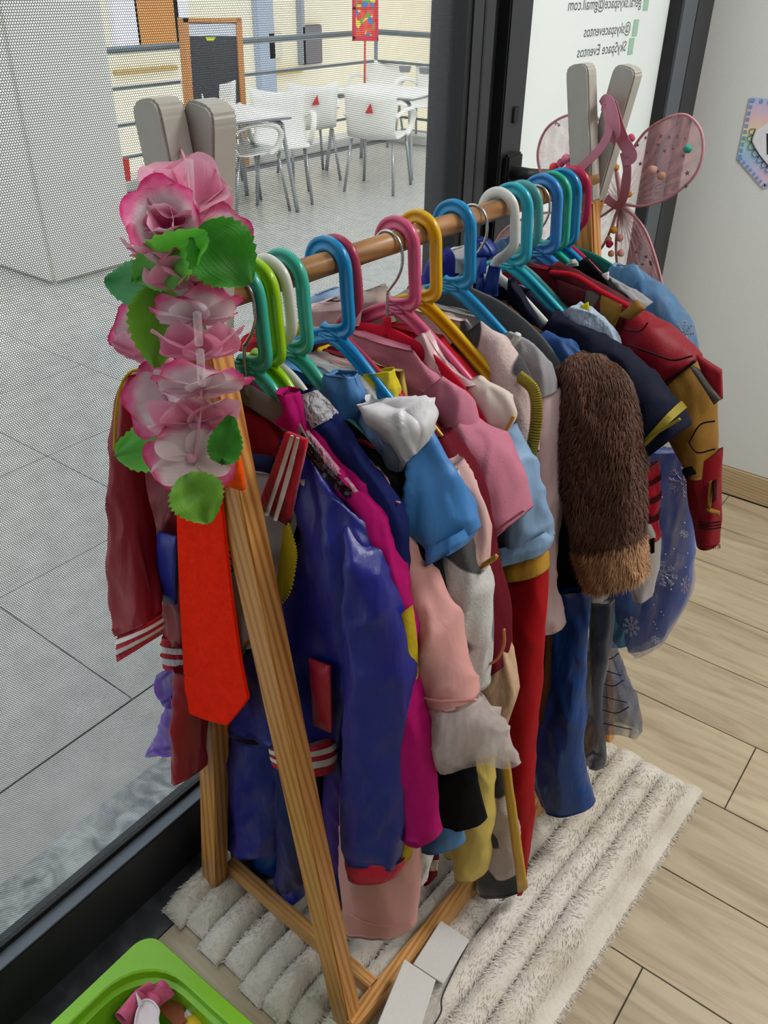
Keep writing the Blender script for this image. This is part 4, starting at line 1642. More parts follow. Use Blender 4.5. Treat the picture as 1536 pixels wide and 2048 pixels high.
# ---- 4 pink satin dress with tulle cuffs
psat = satin('blush_satin', 'd09690', .5, .2)
g = garment('blush_satin_dress', 'long blush pink satin dress with sheer tulle cuffs', 'dress', .100, .1)
torso(.094, [(1.02, .05, .01), (.985, .11, .012), (.94, .15, .014), (.8, .14, .016), (.5, .17, .02), (.22, .20, .022)], folds=(.006, 2), seed=28).build('skirt_lining', psat, g)
p1 = loft_px([(735, 925), (768, 1020), (792, 1130), (815, 1250), (835, 1330), (846, 1392)], [(760, 930), (808, 1015), (856, 1120), (902, 1240), (932, 1330), (952, 1398)], .104, [.016, .024, .028, .030, .030], wr=.005, seed=29, nr=32, folds=(.003, 2))
both(p1, 'sleeve', psat, g)
tc_ = tulle('white_tulle', 'd9cdc8', .5, .4)
p2 = loft_px([(842, 1390), (852, 1440), (862, 1490), (868, 1530)], [(952, 1398), (984, 1432), (1020, 1470), (1054, 1520)], .104, [.026, .030, .026, .012], folds=(.008, 5), wr=.008, seed=30, nr=18, nt_=44)
both(p2, 'tulle_cuff', tc_, g, cap0=False, lip=False)
p2b = loft_px([(846, 1392), (862, 1440), (876, 1490), (884, 1520)], [(948, 1398), (965, 1430), (985, 1460), (1010, 1490)], .104, [.022, .026, .024], folds=(.010, 6), wr=.010, seed=31, nr=14, nt_=40)
p2b.build('tulle_cuff_layer', tc_, g, cap0=False, lip=False)
cord(g, 'cuff_seam', [(845, 1396), (880, 1402), (920, 1402), (952, 1400)], .072, .0018, satin('blush_seam', 'd88f88', .5))
cord(g, 'shoulder_seam', [(742, 1012), (765, 1000), (800, 1005)], .078, .0012, satin('blush_seam', 'd88f88', .5))
p3 = loft_px([(683, 1520), (682, 1640), (686, 1740), (700, 1845)], [(830, 1520), (834, 1640), (832, 1750), (826, 1856)], .075, [.02, .026, .03, .03], folds=(.004, 2), wr=.003, seed=32, nr=26)
p3.build('skirt', psat, g)
cord(g, 'hem_stitch', [(702, 1830), (740, 1848), (780, 1852), (824, 1846)], .043, .0010, satin('blush_seam', 'd88f88', .5))

# ---- 5 black costume
g = garment('black_dress', 'plain black dress squeezed between the blush and the blue dresses', 'dress', .118, .4)
torso(.108, [(1.02, .05, .008), (.985, .11, .010), (.94, .15, .012), (.8, .14, .012), (.5, .17, .014), (.42, .18, .016)], seed=33).build('body', black_cot, g)
b1 = loft_px([(716, 885), (752, 940), (800, 1010), (838, 1090), (860, 1200)], [(742, 886), (792, 922), (838, 975), (866, 1050), (884, 1200)], .118, [.012, .016, .018], wr=.004, seed=34)
both(b1, 'sleeve', black_cot, g)
loft_px([(858, 1490), (864, 1560), (874, 1625)], [(945, 1500), (956, 1580), (964, 1648)], .125, .020, wr=.004, seed=35).build('skirt', black_cot, g)
cord(g, 'neck_trim', [(716, 880), (730, 884), (748, 896)], .100, .002, cloth('red_lining', '8f0c1e'))

# ---- 6 blue dress with white satin collar
lb = satin('sky_blue_satin', '3f7cba', .42, .4)
wsat = satin('white_satin', 'cfcdd0', .3, .4)
g = garment('blue_satin_dress', 'sky blue satin dress with white satin collar and puff sleeves', 'dress', .135, .3)
torso(.126, [(1.03, .05, .010), (.99, .10, .014), (.95, .14, .016), (.8, .13, .018), (.5, .17, .02), (.38, .2, .022)], folds=(.006, 3), seed=36).build('body', lb, g)
loft_px([(640, 812), (652, 760), (660, 742)], [(706, 862), (722, 800), (712, 752)], .118, [.010, .012, .010], nr=14, wr=.006, seed=37).build('collar_stand', satin('mid_blue_satin', '3f73aa', .35), g)
loft_px([(660, 830), (700, 880), (770, 930), (790, 945)], [(728, 790), (780, 850), (812, 900), (812, 955)], .126, .012, wr=.006, seed=38).build('bodice', tulle('pale_blue_organza', '8fa6c0', .75, .3), g)
wc = loft_px([(728, 800), (745, 845), (765, 880), (795, 945)], [(760, 802), (815, 815), (850, 850), (842, 898)], .112, [.012, .018, .018, .010], folds=(.006, 4), wr=.010, seed=39, nr=22)
wc.build('collar', wsat, g)
ps = loft_px([(800, 930), (820, 985), (845, 1050), (868, 1105)], [(858, 868), (905, 945), (930, 1020), (940, 1070)], .132, [.018, .03, .034, .026], folds=(.008, 5), wr=.008, seed=40, nr=26)
both(ps, 'puff_sleeve', lb, g)
rf_ = loft_px([(860, 1085), (866, 1100), (868, 1116)], [(938, 1050), (944, 1068), (942, 1082)], .128, [.024, .030, .028], folds=(.005, 12), wr=.006, seed=41, nr=10, nt_=60)
both(rf_, 'sleeve_frill', lb, g)
loft_px([(828, 1560), (832, 1640), (836, 1685)], [(925, 1560), (928, 1640), (922, 1690)], .135, .02, folds=(.006, 4), seed=42).build('skirt', lb, g)

# ---- 7 cow print costume
cow = spots('grey_cow_fleece', 'c9c6c0', '3a3a3c', 7.5, .56, seed=3.3)
g = garment('cow_fleece_costume', 'white fleece costume with dark grey cow patches', 'costume', .165, .4)
torso(.168, [(1.02, .05, .010), (.985, .10, .014), (.95, .14, .016), (.8, .14, .018), (.5, .14, .02)], seed=43).build('body', cow, g)
cs = loft_px([(845, 950), (868, 1050), (880, 1150), (896, 1250), (915, 1350)], [(905, 950), (940, 1050), (958, 1150), (980, 1270), (970, 1380)], .160, [.018, .028, .032, .030], wr=.006, seed=44, nr=30)
both(cs, 'sleeve', cow, g)
loft_px([(828, 1640), (832, 1700), (830, 1760)], [(858, 1640), (856, 1700), (850, 1765)], .150, .014, seed=45).build('leg', cow, g)
g = garment('blush_jersey_top', 'pale blush jersey top between the cow fleece and the crimson velvet', 'top', .185, .6)
bj = cloth('blush_jersey', 'd0a8a2', .8)
torso(.186, [(1.02, .05, .008), (.985, .10, .010), (.95, .14, .012), (.8, .14, .012), (.6, .14, .012)], seed=46).build('body', bj, g)
both(loft_px([(875, 920), (905, 1000), (918, 1080), (930, 1160), (948, 1200)], [(915, 925), (955, 1000), (970, 1060), (972, 1130), (966, 1200)], .178, [.014, .02, .022, .02], seed=47), 'sleeve', bj, g)

# ---- 8 crimson velvet with yellow collar
crv = velvet('crimson_velvet', '5c0618')
yfl = velvet('yellow_fleece', 'd3bd2e', .5)
g = garment('crimson_velvet_dress', 'crimson velvet dress with yellow fleece collar and gold trim', 'dress', .205, .5)
torso(.208, [(1.02, .05, .010), (.985, .10, .014), (.95, .15, .016), (.8, .15, .018), (.55, .16, .02)], seed=48).build('body', crv, g)
loft_px([(700, 770), (722, 756), (740, 742)], [(792, 802), (792, 776), (782, 742)], .190, [.014, .014, .010], nr=12, wr=.005, seed=49).build('collar', yfl, g)
loft_px([(560, 668), (600, 720), (640, 790), (660, 800)], [(632, 650), (650, 700), (668, 760), (690, 800)], .205, .010, seed=50).build('collar_back', yfl, g)
redc = cloth('red_cotton', 'b00f22', .8)
loft_px([(735, 790), (790, 830), (840, 880)], [(795, 792), (850, 850), (890, 895)], .196, [.012, .016, .016], seed=51).build('shoulder', redc, g)
v1 = loft_px([(838, 862), (880, 930), (915, 1010), (942, 1120), (960, 1220), (985, 1330)], [(890, 868), (938, 935), (968, 1010), (988, 1120), (1008, 1220), (1018, 1325)], .200, [.02, .028, .03, .03, .026], wr=.005, seed=52, nr=34)
both(v1, 'sleeve', crv, g)
gold = plain('gold_braid', 'c49c3c', .4, .5, .5, 300)
cord(g, 'gold_trim', [(850, 825), (868, 850), (885, 872)], .172, .0018, gold)
for k in range(14):
    p = catmull(P2([(962, 1128), (975, 1120), (992, 1108)], .168), 14)[k]
    tube('gold_lace', [W(p.x, p.y, p.z), W(p.x + .001, p.y - .002, p.z - .006), W(p.x + .002, p.y, p.z - .001)], .0014, gold, g, 5, 6)
cord(g, 'hem_braid', [(975, 1330), (995, 1318), (1008, 1290), (1008, 1258)], .168, .0018, plain('red_gold_braid', 'b8783a', .5, .3, .5, 200))
loft_px([(968, 1320), (975, 1370), (985, 1420), (998, 1460)], [(1012, 1280), (1024, 1340), (1026, 1400), (1014, 1450)], .205, [.014, .02, .02, .014], folds=(.006, 5), wr=.006, seed=53).build('ruffle', cloth('beige_voile', 'c3a184', .8, .2, .5, 30), g)
loft_px([(852, 1660), (852, 1710), (860, 1755)], [(880, 1660), (878, 1710), (872, 1755)], .190, .012, seed=54).build('hanging_tie', crv, g)
pad('lace_end', [(851, 1722), (876, 1722), (874, 1742), (852, 1742)], .174, cloth('lace', 'c9b8a8', .8, .2, .8, 90), g, .002)

# ---- 9 rose pink velour dress
rose = cloth('rose_velour', 'bd7488', .75, .15, .3, 12)
g = garment('rose_velour_dress', 'rose pink velour dress with short sleeves', 'dress', .27, .5)
torso(.275, [(1.02, .05, .010), (.985, .10, .014), (.95, .14, .018), (.8, .15, .022), (.55, .17, .024)], seed=55).build('body', rose, g)
loft_px([(818, 815), (862, 830), (905, 860), (935, 900)], [(885, 752), (930, 790), (955, 830), (968, 880)], .262, [.012, .018, .022], wr=.004, seed=56).build('shoulder', rose, g)
r1 = loft_px([(905, 858), (935, 920), (962, 1000), (985, 1080)], [(945, 832), (1000, 890), (1030, 950), (1052, 1024)], .262, [.022, .032, .036, .036], wr=.005, seed=57, nr=28)
both(r1, 'sleeve', rose, g)
cord(g, 'sleeve_hem', [(980, 1072), (1010, 1048), (1049, 1020)], .222, .0016, rose)
loft_px([(805, 690), (840, 740), (880, 770)], [(850, 665), (905, 730), (950, 770)], .292, .008, seed=58).build('satin_lining', satin('pale_pink_satin', 'c9a3a4', .3), g)

# ---- 10 cream collar, pale blue sleeves, red skirt
crm = cloth('cream_fleece', 'cdbcb2', .9, .5, .3)
pbl = satin('pale_blue_chiffon', '7f9dbd', .5, .4)
redv = cloth('bright_red_crepe', 'a00412', .7, .05, .2)
ochre = satin('ochre_satin', 'b8892c', .4)
g = garment('red_skirt_dress', 'long red dress with cream collar and pale blue chiffon sleeves', 'dress', .325, .1)
torso(.33, [(1.02, .05, .010), (.985, .10, .014), (.95, .14, .018), (.8, .14, .02), (.4, .2, .024), (.12, .26, .024)], seed=59).build('body', redv, g)
loft_px([(900, 775), (938, 820), (968, 850), (985, 884)], [(958, 752), (1000, 780), (1028, 830), (1004, 876)], .300, [.012, .016, .016, .008], wr=.004, seed=60).build('collar', crm, g)
cord(g, 'collar_piping', [(985, 886), (1008, 866), (1028, 832)], .288, .0022, plain('ochre_piping', 'b98a3c', .6))
q1 = loft_px([(985, 880), (995, 950), (998, 1030), (990, 1100)], [(1030, 850), (1070, 920), (1090, 1000), (1100, 1080)], .320, [.02, .032, .036, .034], folds=(.008, 4), wr=.008, seed=61, nr=28)
both(q1, 'puff_sleeve', pbl, g)
q2 = loft_px([(985, 1085), (990, 1100), (992, 1112)], [(1095, 1060), (1104, 1080), (1102, 1098)], .318, [.03, .036, .036], folds=(.005, 9), wr=.006, seed=62, nr=8, nt_=50)
both(q2, 'sleeve_frill', pbl, g)
q3 = loft_px([(994, 1108), (996, 1128), (998, 1150)], [(1086, 1098), (1090, 1118), (1092, 1142)], .325, [.026, .028, .028], nr=8, wr=.002)
both(q3, 'cuff', ochre, g)
q4 = loft_px([(1000, 1145), (1010, 1280), (1020, 1430), (1030, 1600), (1042, 1770)], [(1088, 1140), (1086, 1280), (1076, 1430), (1066, 1600), (1052, 1782)], .325, [.022, .026, .026, .022, .012], folds=(.006, 3), wr=.004, seed=63, nr=32)
q4.build('skirt', redv, g)
g = garment('yellow_trousers', 'pale yellow satin trousers hanging low between black skirt and cow print', 'trousers', .26, .2)
ysat = satin('butter_satin', 'cdb65c', .42)
loft_px([(915, 1480), (918, 1580), (916, 1680), (918, 1735)], [(985, 1480), (985, 1580), (980, 1680), (972, 1745)], .235, [.018, .022, .022], folds=(.005, 3), seed=64).build('leg', ysat, g)
loft_px([(884, 1660), (888, 1690), (900, 1704)], [(922, 1650), (922, 1690), (916, 1708)], .255, .016, seed=65).build('leg', ysat, g)
torso(.25, [(1.0, .05, .006), (.8, .1, .008), (.5, .12, .010), (.36, .14, .012)], seed=66).build('body', ysat, g)
g = garment('cow_trousers', 'cow print fleece trousers with gold braid, hem touching the rug', 'trousers', .30, .08)
cow2 = spots('pink_cow_fleece', 'd2beb8', '19171a', 9, .53, seed=8.1)
loft_px([(975, 1490), (972, 1580), (965, 1680), (955, 1780)], [(1010, 1490), (1022, 1580), (1038, 1680), (1050, 1778)], .29, [.014, .018, .02, .02], wr=.004, seed=67, nr=28).build('leg', cow2, g)
gb = pad('braid', [(996, 1488), (1010, 1488), (1052, 1780), (1036, 1786)], .262, gold, g, .006, 10, .003)
torso(.312, [(1.0, .05, .004), (.8, .1, .006), (.5, .14, .008), (.36, .16, .008)], seed=68).build('body', cow2, g)

# ---- 11 fleece cow vest with gold braid
fl = spots('blush_cow_fleece', 'd6bdb8', '28232a', 8, .60, seed=2.2)
g = garment('cow_fleece_vest', 'blush fleece vest with black cow patches and olive gold braid', 'vest', .37, .7)
torso(.378, [(1.03, .05, .010), (1.0, .10, .014), (.96, .15, .018), (.8, .16, .02), (.65, .15, .02)], seed=69).build('body', fl, g)
loft_px([(905, 690), (950, 740), (1000, 790), (1040, 850), (1050, 930)], [(965, 640), (1010, 685), (1055, 745), (1068, 810), (1074, 900)], .362, [.012, .018, .022, .022], wr=.004, seed=70).build('shoulder', fl, g)
olv = plain('olive_gold_braid', '8f7f22', .45, .4, .6, 250)
br = catmull(P2([(1040, 752), (1068, 780), (1074, 830), (1066, 890), (1056, 925)], .342), 46)
for k in range(45):
    d = (br[k + 1] - br[k]).normalized()
    s_ = Vector((d.z, 0, -d.x)) * .008
    tube('braid_stitch', [W(*(br[k] - s_)), W(*(br[k] + Vector((0, -.004, 0)))), W(*(br[k] + s_ + d * .003))], .0020, olv, g, 5, 6)
loft_px([(985, 900), (1040, 920), (1060, 1000), (1070, 1060)], [(1060, 900), (1082, 960), (1090, 1010), (1082, 1065)], .385, .012, seed=71).build('side_panel', cloth('orange_red', 'b53a1c', .7), g)

# ---- 12 grey tee with long pale sleeves
gry = cloth('grey_jersey', '8f8d8f', .9, .2)
g = garment('grey_jersey_top', 'grey jersey top with white neckband and long pale pink sleeves', 'top', .425, .5)
torso(.43, [(1.02, .05, .010), (.99, .11, .012), (.955, .15, .014), (.8, .15, .016), (.55, .16, .018)], seed=72).build('body', gry, g)
loft_px([(958, 690), (1010, 715), (1060, 760), (1070, 790)], [(1020, 662), (1070, 695), (1100, 735), (1112, 785)], .420, [.010, .016, .018, .018], wr=.003, seed=73).build('shoulder', gry, g)
cord(g, 'neckband', [(985, 700), (1012, 698), (1030, 682), (1036, 668)], .404, .005, cloth('white_neckband', 'c9c8c6', .9))
pad('care_label', [(968, 680), (1004, 676), (1004, 690), (970, 694)], .41, cloth('label_white', 'd8d5d0', .7), g, .001, 3, .001)
pnk = cloth('pale_pink_chiffon', 'c9acac', .7, .3, .4)
g1_ = loft_px([(1062, 780), (1066, 900), (1070, 1020), (1072, 1130), (1076, 1190), (1066, 1250)], [(1112, 780), (1116, 900), (1114, 1020), (1110, 1130), (1106, 1185), (1116, 1260)], .428, [.018, .026, .026, .024, .018, .026], folds=(.004, 4), wr=.005, seed=74, nr=34)
both(g1_, 'sleeve', pnk, g)

# ---- 13 brown fur costume
furm = velvet('brown_fur_skin', '482610', .6)
furb = velvet('beige_fur_skin', 'b8875c', .6)
g = garment('brown_fur_costume', 'brown fur costume with petrol blue shoulder and beige furry cuff', 'costume', .485, .5)
pet = satin('petrol_velour', '12427a', .6)
torso(.492, [(1.02, .05, .010), (.99, .11, .012), (.96, .15, .014), (.8, .16, .018), (.55, .17, .02), (.3, .2, .02)], seed=75).build('body', furm, g)
loft_px([(1040, 680), (1070, 720), (1100, 765), (1110, 790)], [(1090, 662), (1130, 685), (1160, 705), (1150, 740)], .478, [.012, .016, .016], seed=76).build('shoulder', pet, g)
fs1 = loft_px([(1112, 740), (1114, 860), (1124, 960), (1160, 1040), (1162, 1090), (1190, 1170)], [(1162, 700), (1250, 745), (1275, 850), (1282, 980), (1284, 1080), (1288, 1150)], .470, [.024, .036, .042, .042, .040, .034], wr=.006, seed=77, nr=34, nt_=36)
f_up = fs1.build('sleeve', furm, g, t1=.80, lip=False)
mirror_loft(fs1).build('sleeve', furm, g)
f_lo = fs1.build('cuff', furb, g, t0=.79, t1=1., cap0=False)
loft_px([(1090, 1270), (1070, 1340), (1060, 1440)], [(1100, 1265), (1098, 1340), (1090, 1440)], .45, .016, seed=78).build('leg', furm, g)


def fur(lf, name, mat, g, t0, t1, cnt, ln, wd, seed):
    V, Fc = [], []
    rg = random.Random(seed)
    for _ in range(cnt):
        t = rg.uniform(t0, t1) * (lf.nr - 1)
        i = min(int(t), lf.nr - 2)
        k = rg.uniform(0, lf.nt)
        p = lf.pt(i, k).lerp(lf.pt(i + 1, k), t - i)
        c = (lf.L[i] + lf.R[i]) / 2
        o = Vector((p.x - c.x, (p.y - c.y) * 1.5, 0))
        o = o.normalized() if o.length > 1e-5 else Vector((1, 0, 0))
        d = o * .55 + Vector((rg.uniform(-.35, .35) + .5 * noise.noise((p.x * 25, p.z * 25, 1)), rg.uniform(-.35, .35), -.9 + .4 * noise.noise((p.x * 22, p.z * 22, 5))))
        d.normalize()
        q = W(*p)
        dw = XD * d.x + YD * d.y + Vector((0, 0, d.z))
        tuft(q - dw * .001, dw, ln * rg.uniform(.6, 1.2), wd, V, Fc)
    o = mesh(name, V, Fc, mat, g, False)
    o['kind'] = 'stuff'


def furmat(name, ca, cb):
    m, n, b, o = nt(name)
    gm = n.nodes.new('ShaderNodeNewGeometry')
    r = ramp(n, gm.outputs['Random Per Island'], [(0, lin(ca)), (1, lin(cb))])
    n.links.new(r.outputs[0], b.inputs['Base Color'])
    b.inputs['Roughness'].default_value = .7
    b.inputs['Sheen Weight'].default_value = .3
    return m


fur(fs1, 'fur_pile', furmat('brown_pile', '3c1f0d', '633819'), f_up, 0, .80, 16000, .012, .0009, 5)
fur(fs1, 'fur_pile', furmat('beige_pile', 'a07048', 'c8986c'), f_lo, .78, 1., 6000, .013, .0009, 6)

# ---- 14 navy costume with gold cuff trim
nvy = cloth('navy_twill', '070c22', .75, .05, .2)
g = garment('navy_gold_costume', 'dark navy costume with gold braid around the short sleeve', 'costume', .535, .3)
torso(.54, [(1.03, .05, .010), (1.0, .11, .012), (.97, .16, .014), (.8, .17, .018), (.5, .2, .02), (.3, .22, .02)], seed=79).build('body', nvy, g)
loft_px([(1012, 640), (1014, 600), (1018, 556)], [(1110, 690), (1080, 640), (1024, 560)], .512, .008, nr=12, wr=.002, seed=80).build('collar', nvy, g)
nv = loft_px([(1080, 690), (1150, 750), (1230, 830), (1270, 890), (1278, 925)], [(1110, 625), (1190, 660), (1260, 700), (1330, 780), (1378, 852)], .520, [.016, .024, .03, .034, .034], wr=.004, seed=81, nr=28)
n_s = both(nv, 'sleeve', nvy, g)
strips(nv, n_s, olv, [(.86, .91)], .003, 'gold_braid')
cord(g, 'gold_edge', [(1278, 895), (1310, 868), (1360, 838)], .480, .0022, olv)
nb = loft_px([(1080, 960), (1085, 1120), (1080, 1280), (1078, 1435)], [(1170, 960), (1175, 1120), (1168, 1280), (1148, 1450)], .500, [.02, .024, .024, .02], folds=(.006, 3), wr=.004, seed=82, nr=28)
nb.build('skirt', nvy, g)
# ---- satin skirt below
g = garment('blue_satin_skirt', 'glossy blue satin skirt reaching low above the rug', 'skirt', .47, .15)
bss = satin('glossy_blue_satin', '0a3f82', .3, .6)
loft_px([(1095, 1180), (1085, 1330), (1070, 1460), (1064, 1560), (1085, 1605)], [(1180, 1180), (1180, 1330), (1172, 1450), (1174, 1540), (1186, 1612)], .475, [.016, .024, .03, .032, .028], folds=(.010, 3.5), wr=.006, seed=83, nr=34).build('skirt', bss, g)
torso(.508, [(1.0, .05, .006), (.8, .1, .008), (.5, .16, .010), (.4, .2, .012)], seed=84).build('lining', bss, g)

# ---- 15 ribbed pale blue top on the aqua hanger
g = garment('ribbed_pale_top', 'pale blue ribbed top over the end of the aqua hanger', 'top', .566, .6)
rbl = cloth('pale_blue_rib', '9fb0c4', .85, .3, .6, 60)
torso(.572, [(1.02, .05, .008), (.99, .11, .010), (.97, .15, .012), (.8, .15, .014), (.6, .15, .014)], seed=85).build('body', rbl, g)
loft_px([(1118, 630), (1140, 640), (1165, 680), (1190, 720)], [(1156, 606), (1190, 625), (1218, 660), (1240, 720)], .552, [.010, .014, .014], seed=86).build('neck_rib', rbl, g)
pad('yellow_label', [(1160, 612), (1176, 604), (1178, 622), (1166, 628)], .546, cloth('yellow_label_cloth', 'd6c21e'), g, .002, 3, .001)
# ---- red and black striped sleeve top, white animal costume
g = garment('striped_red_top', 'red top with dark striped sleeve hanging beside the fur cuff', 'top', .578, .6)
rst = loft_px([(1284, 935), (1286, 1000), (1292, 1075)], [(1308, 930), (1314, 1000), (1322, 1078)], .585, [.014, .016, .018], seed=87, nr=24)
o_ = both(rst, 'sleeve', rib_red, g)
strips(rst, o_, cloth('dark_red_stripe', '4a0a14'), [(.18, .26), (.42, .5), (.66, .74)])
torso(.584, [(1.0, .05, .006), (.97, .14, .008), (.8, .15, .010), (.6, .15, .010)], seed=88).build('body', rib_red, g)
g = garment('white_fleece_costume', 'white fleece costume whose flared hem shows under the fur cuff', 'costume', .60, .5)
wf = cloth('white_fleece', 'cdc8c8', .9, .4)
loft_px([(1178, 1060), (1172, 1130), (1166, 1190)], [(1228, 1080), (1225, 1140), (1212, 1200)], .56, .016, seed=89).build('hem', wf, g)
loft_px([(1250, 1060), (1248, 1130), (1272, 1200)], [(1308, 1040), (1312, 1110), (1300, 1195)], .58, .018, folds=(.004, 4), seed=90).build('hem', wf, g)
torso(.604, [(1.0, .05, .006), (.97, .14, .008), (.8, .15, .010), (.6, .18, .012)], seed=91).build('body', wf, g)
pad('black_patch', [(1296, 1080), (1308, 1076), (1308, 1106), (1300, 1108)], .556, black_cot, g, .002, 3, .001)

# ---- 16 red and gold armour costume
ired = cloth('armour_red', '7c0d1c', .5, .15, .15)
idk = cloth('armour_dark_red', '4e0f16', .6, .1, .15)
igold = cloth('armour_gold', '8a6428', .5, .15, .15)
igry = cloth('armour_grey', '57504c', .6, .1, .15)
iline = cloth('armour_seam', '24100f', .7)
g = garment('armour_costume', 'padded red and gold armour costume with printed metal plates', 'costume', .62, .4)
torso(.628, [(1.04, .05, .012), (1.01, .11, .018), (.98, .18, .022), (.8, .2, .022), (.5, .2, .02)], seed=92).build('body', ired, g)
a1 = loft_px([(1098, 545), (1130, 585), (1170, 640), (1230, 720)], [(1115, 520), (1170, 548), (1230, 580), (1270, 612)], .606, [.014, .02, .024, .024], wr=.003, seed=93)
a1.build('yoke', idk, g)
cord(g, 'yoke_piping', [(1100, 545), (1150, 552), (1205, 585), (1256, 612)], .584, .004, cloth('armour_bright_red', 'a80f22'))
pad('plate', [(1112, 560), (1170, 582), (1168, 625), (1122, 600)], .582, idk, g, .004)
pad('plate', [(1172, 582), (1200, 590), (1190, 640), (1166, 625)], .582, igry, g, .004)
pad('plate', [(1202, 590), (1246, 608), (1224, 665), (1192, 640)], .580, igold, g, .004)
a2 = loft_px([(1222, 650), (1240, 720), (1290, 760), (1340, 770)], [(1262, 612), (1330, 650), (1392, 705), (1398, 718)], .612, [.022, .036, .040, .034], wr=.003, seed=94, nr=26)
both(a2, 'shoulder_plate', ired, g)
pad('plate', [(1236, 632), (1272, 600), (1290, 618), (1262, 640)], .574, igold, g, .004)
cord(g, 'plate_seam', [(1256, 690), (1300, 705), (1345, 720), (1385, 712)], .568, .0014, iline)
cord(g, 'plate_seam', [(1296, 645), (1280, 662), (1250, 660)], .572, .0012, iline)
a3 = loft_px([(1300, 768), (1318, 830), (1350, 890), (1385, 945)], [(1396, 716), (1425, 770), (1432, 860), (1428, 945)], .618, [.032, .038, .036, .03], wr=.003, seed=95, nr=26)
both(a3, 'upper_sleeve', igold, g)
pad('plate', [(1392, 712), (1440, 742), (1442, 800), (1418, 790)], .584, ired, g, .008)
pad('plate', [(1376, 728), (1398, 742), (1440, 800), (1428, 810)], .578, igry, g, .005)
cord(g, 'plate_seam', [(1378, 885), (1400, 850), (1430, 842)], .574, .0012, iline)
cord(g, 'plate_seam', [(1378, 885), (1395, 905), (1430, 898)], .574, .0012, iline)
cord(g, 'plate_seam', [(1300, 778), (1350, 752), (1390, 722)], .578, .0022, iline)
a4 = loft_px([(1374, 935), (1380, 1000), (1390, 1040), (1398, 1082)], [(1440, 900), (1442, 980), (1442, 1040), (1440, 1088)], .618, [.026, .026, .024, .024], wr=.003, seed=96, nr=22)
both(a4, 'forearm', ired, g)
pad('plate', [(1362, 942), (1388, 920), (1392, 948), (1372, 958)], .586, black_cot, g, .004)
pad('plate', [(1416, 965), (1424, 962), (1420, 1020), (1412, 1010)], .586, igold, g, .004)
pad('plate', [(1412, 1016), (1438, 1024), (1438, 1032), (1410, 1022)], .586, igold, g, .004)
pad('plate', [(1424, 962), (1434, 958), (1432, 1000), (1424, 1006)], .586, idk, g, .004)
for yy in (1046, 1052, 1058):
    cord(g, 'cuff_line', [(1396, yy - 2), (1420, yy), (1442, yy - 3)], .590, .0010, iline)
for k in range(22):
    p = catmull(P2([(1400, 1084), (1420, 1090), (1440, 1088)], .592), 22)[k]
    tube('loose_thread', [W(*p), W(p.x + random.uniform(-.003, .003), p.y, p.z - random.uniform(.003, .008))], .0005, ired, g, 4, 2)

# ---- 17 black and grey top with pale collar
g = garment('black_grey_top', 'black top with pale collar and grey shoulder behind the armour', 'top', .672, .7)
torso(.675, [(1.02, .05, .008), (1.0, .11, .010), (.97, .15, .012), (.8, .15, .012), (.6, .15, .012)], seed=97).build('body', black_cot, g)
loft_px([(1130, 545), (1180, 570), (1240, 610)], [(1165, 520), (1215, 550), (1262, 590)], .662, [.010, .014, .014], seed=98).build('shoulder', black_cot, g)
loft_px([(1128, 532), (1134, 526), (1140, 520)], [(1160, 530), (1158, 522), (1152, 516)], .655, .010, nr=8, seed=99).build('collar', cloth('sage_collar', 'a9b7a2', .8), g)
loft_px([(1205, 560), (1245, 590), (1280, 620)], [(1215, 546), (1262, 575), (1296, 612)], .664, [.008, .012, .012], seed=100).build('shoulder_stripe', gry, g)
pad('collar_tab', [(1204, 548), (1216, 544), (1216, 560), (1206, 566)], .648, white_cot, g, .003, 4, .002)

# ---- 18 pale blue snowflake dress
iceb = satin('ice_blue_satin', '5f9dca', .45)
icet = tulle('ice_blue_organza', '4a64b4', .8, .3)
rim = tulle('hem_organza', 'a9a6c4', .45, .4)
g = garment('snowflake_dress', 'ice blue organza dress with silver snowflakes at the far end', 'dress', .72, .3)
torso(.725, [(1.02, .05, .010), (1.0, .10, .014), (.97, .15, .018), (.8, .16, .02), (.5, .22, .026), (.42, .24, .026)], seed=101).build('body', iceb, g)
e1_ = loft_px([(1225, 545), (1270, 600), (1310, 680), (1330, 760)], [(1262, 530), (1330, 580), (1375, 640), (1394, 720)], .715, [.016, .024, .028, .028], wr=.004, seed=102)
both(e1_, 'sleeve', tulle('sleeve_organza', '4f86b4', .82, .35), g)
loft_px([(1218, 560), (1222, 540), (1228, 530)], [(1290, 600), (1290, 560), (1270, 532)], .70, .012, nr=12, wr=.006, seed=103).build('collar_net', tulle('glitter_net', '7fb2da', .7, .4), g)
e2_ = loft_px([(1300, 900), (1240, 1000), (1205, 1130), (1225, 1230), (1262, 1300)], [(1384, 900), (1390, 1000), (1386, 1130), (1378, 1200), (1330, 1278)], .690, [.016, .022, .024, .024, .020], folds=(.006, 2.5), wr=.005, seed=104, nr=34, nt_=40)
e2_.build('overskirt', icet, g, lip=False)
e3_ = loft_px([(1226, 1222), (1240, 1270), (1268, 1316)], [(1386, 1120), (1380, 1190), (1330, 1285)], .694, [.022, .020, .016], folds=(.006, 2.5), wr=.004, seed=105, nr=12)
e3_.build('overskirt_hem', rim, g, cap0=False, lip=False)
loft_px([(1192, 1120), (1188, 1200), (1186, 1285)], [(1262, 1120), (1262, 1200), (1262, 1290)], .69, [.014, .016, .016], folds=(.005, 3), seed=106).build('underskirt', iceb, g)
silver = plain('silver_print', 'c9c8d6', .4, .3)


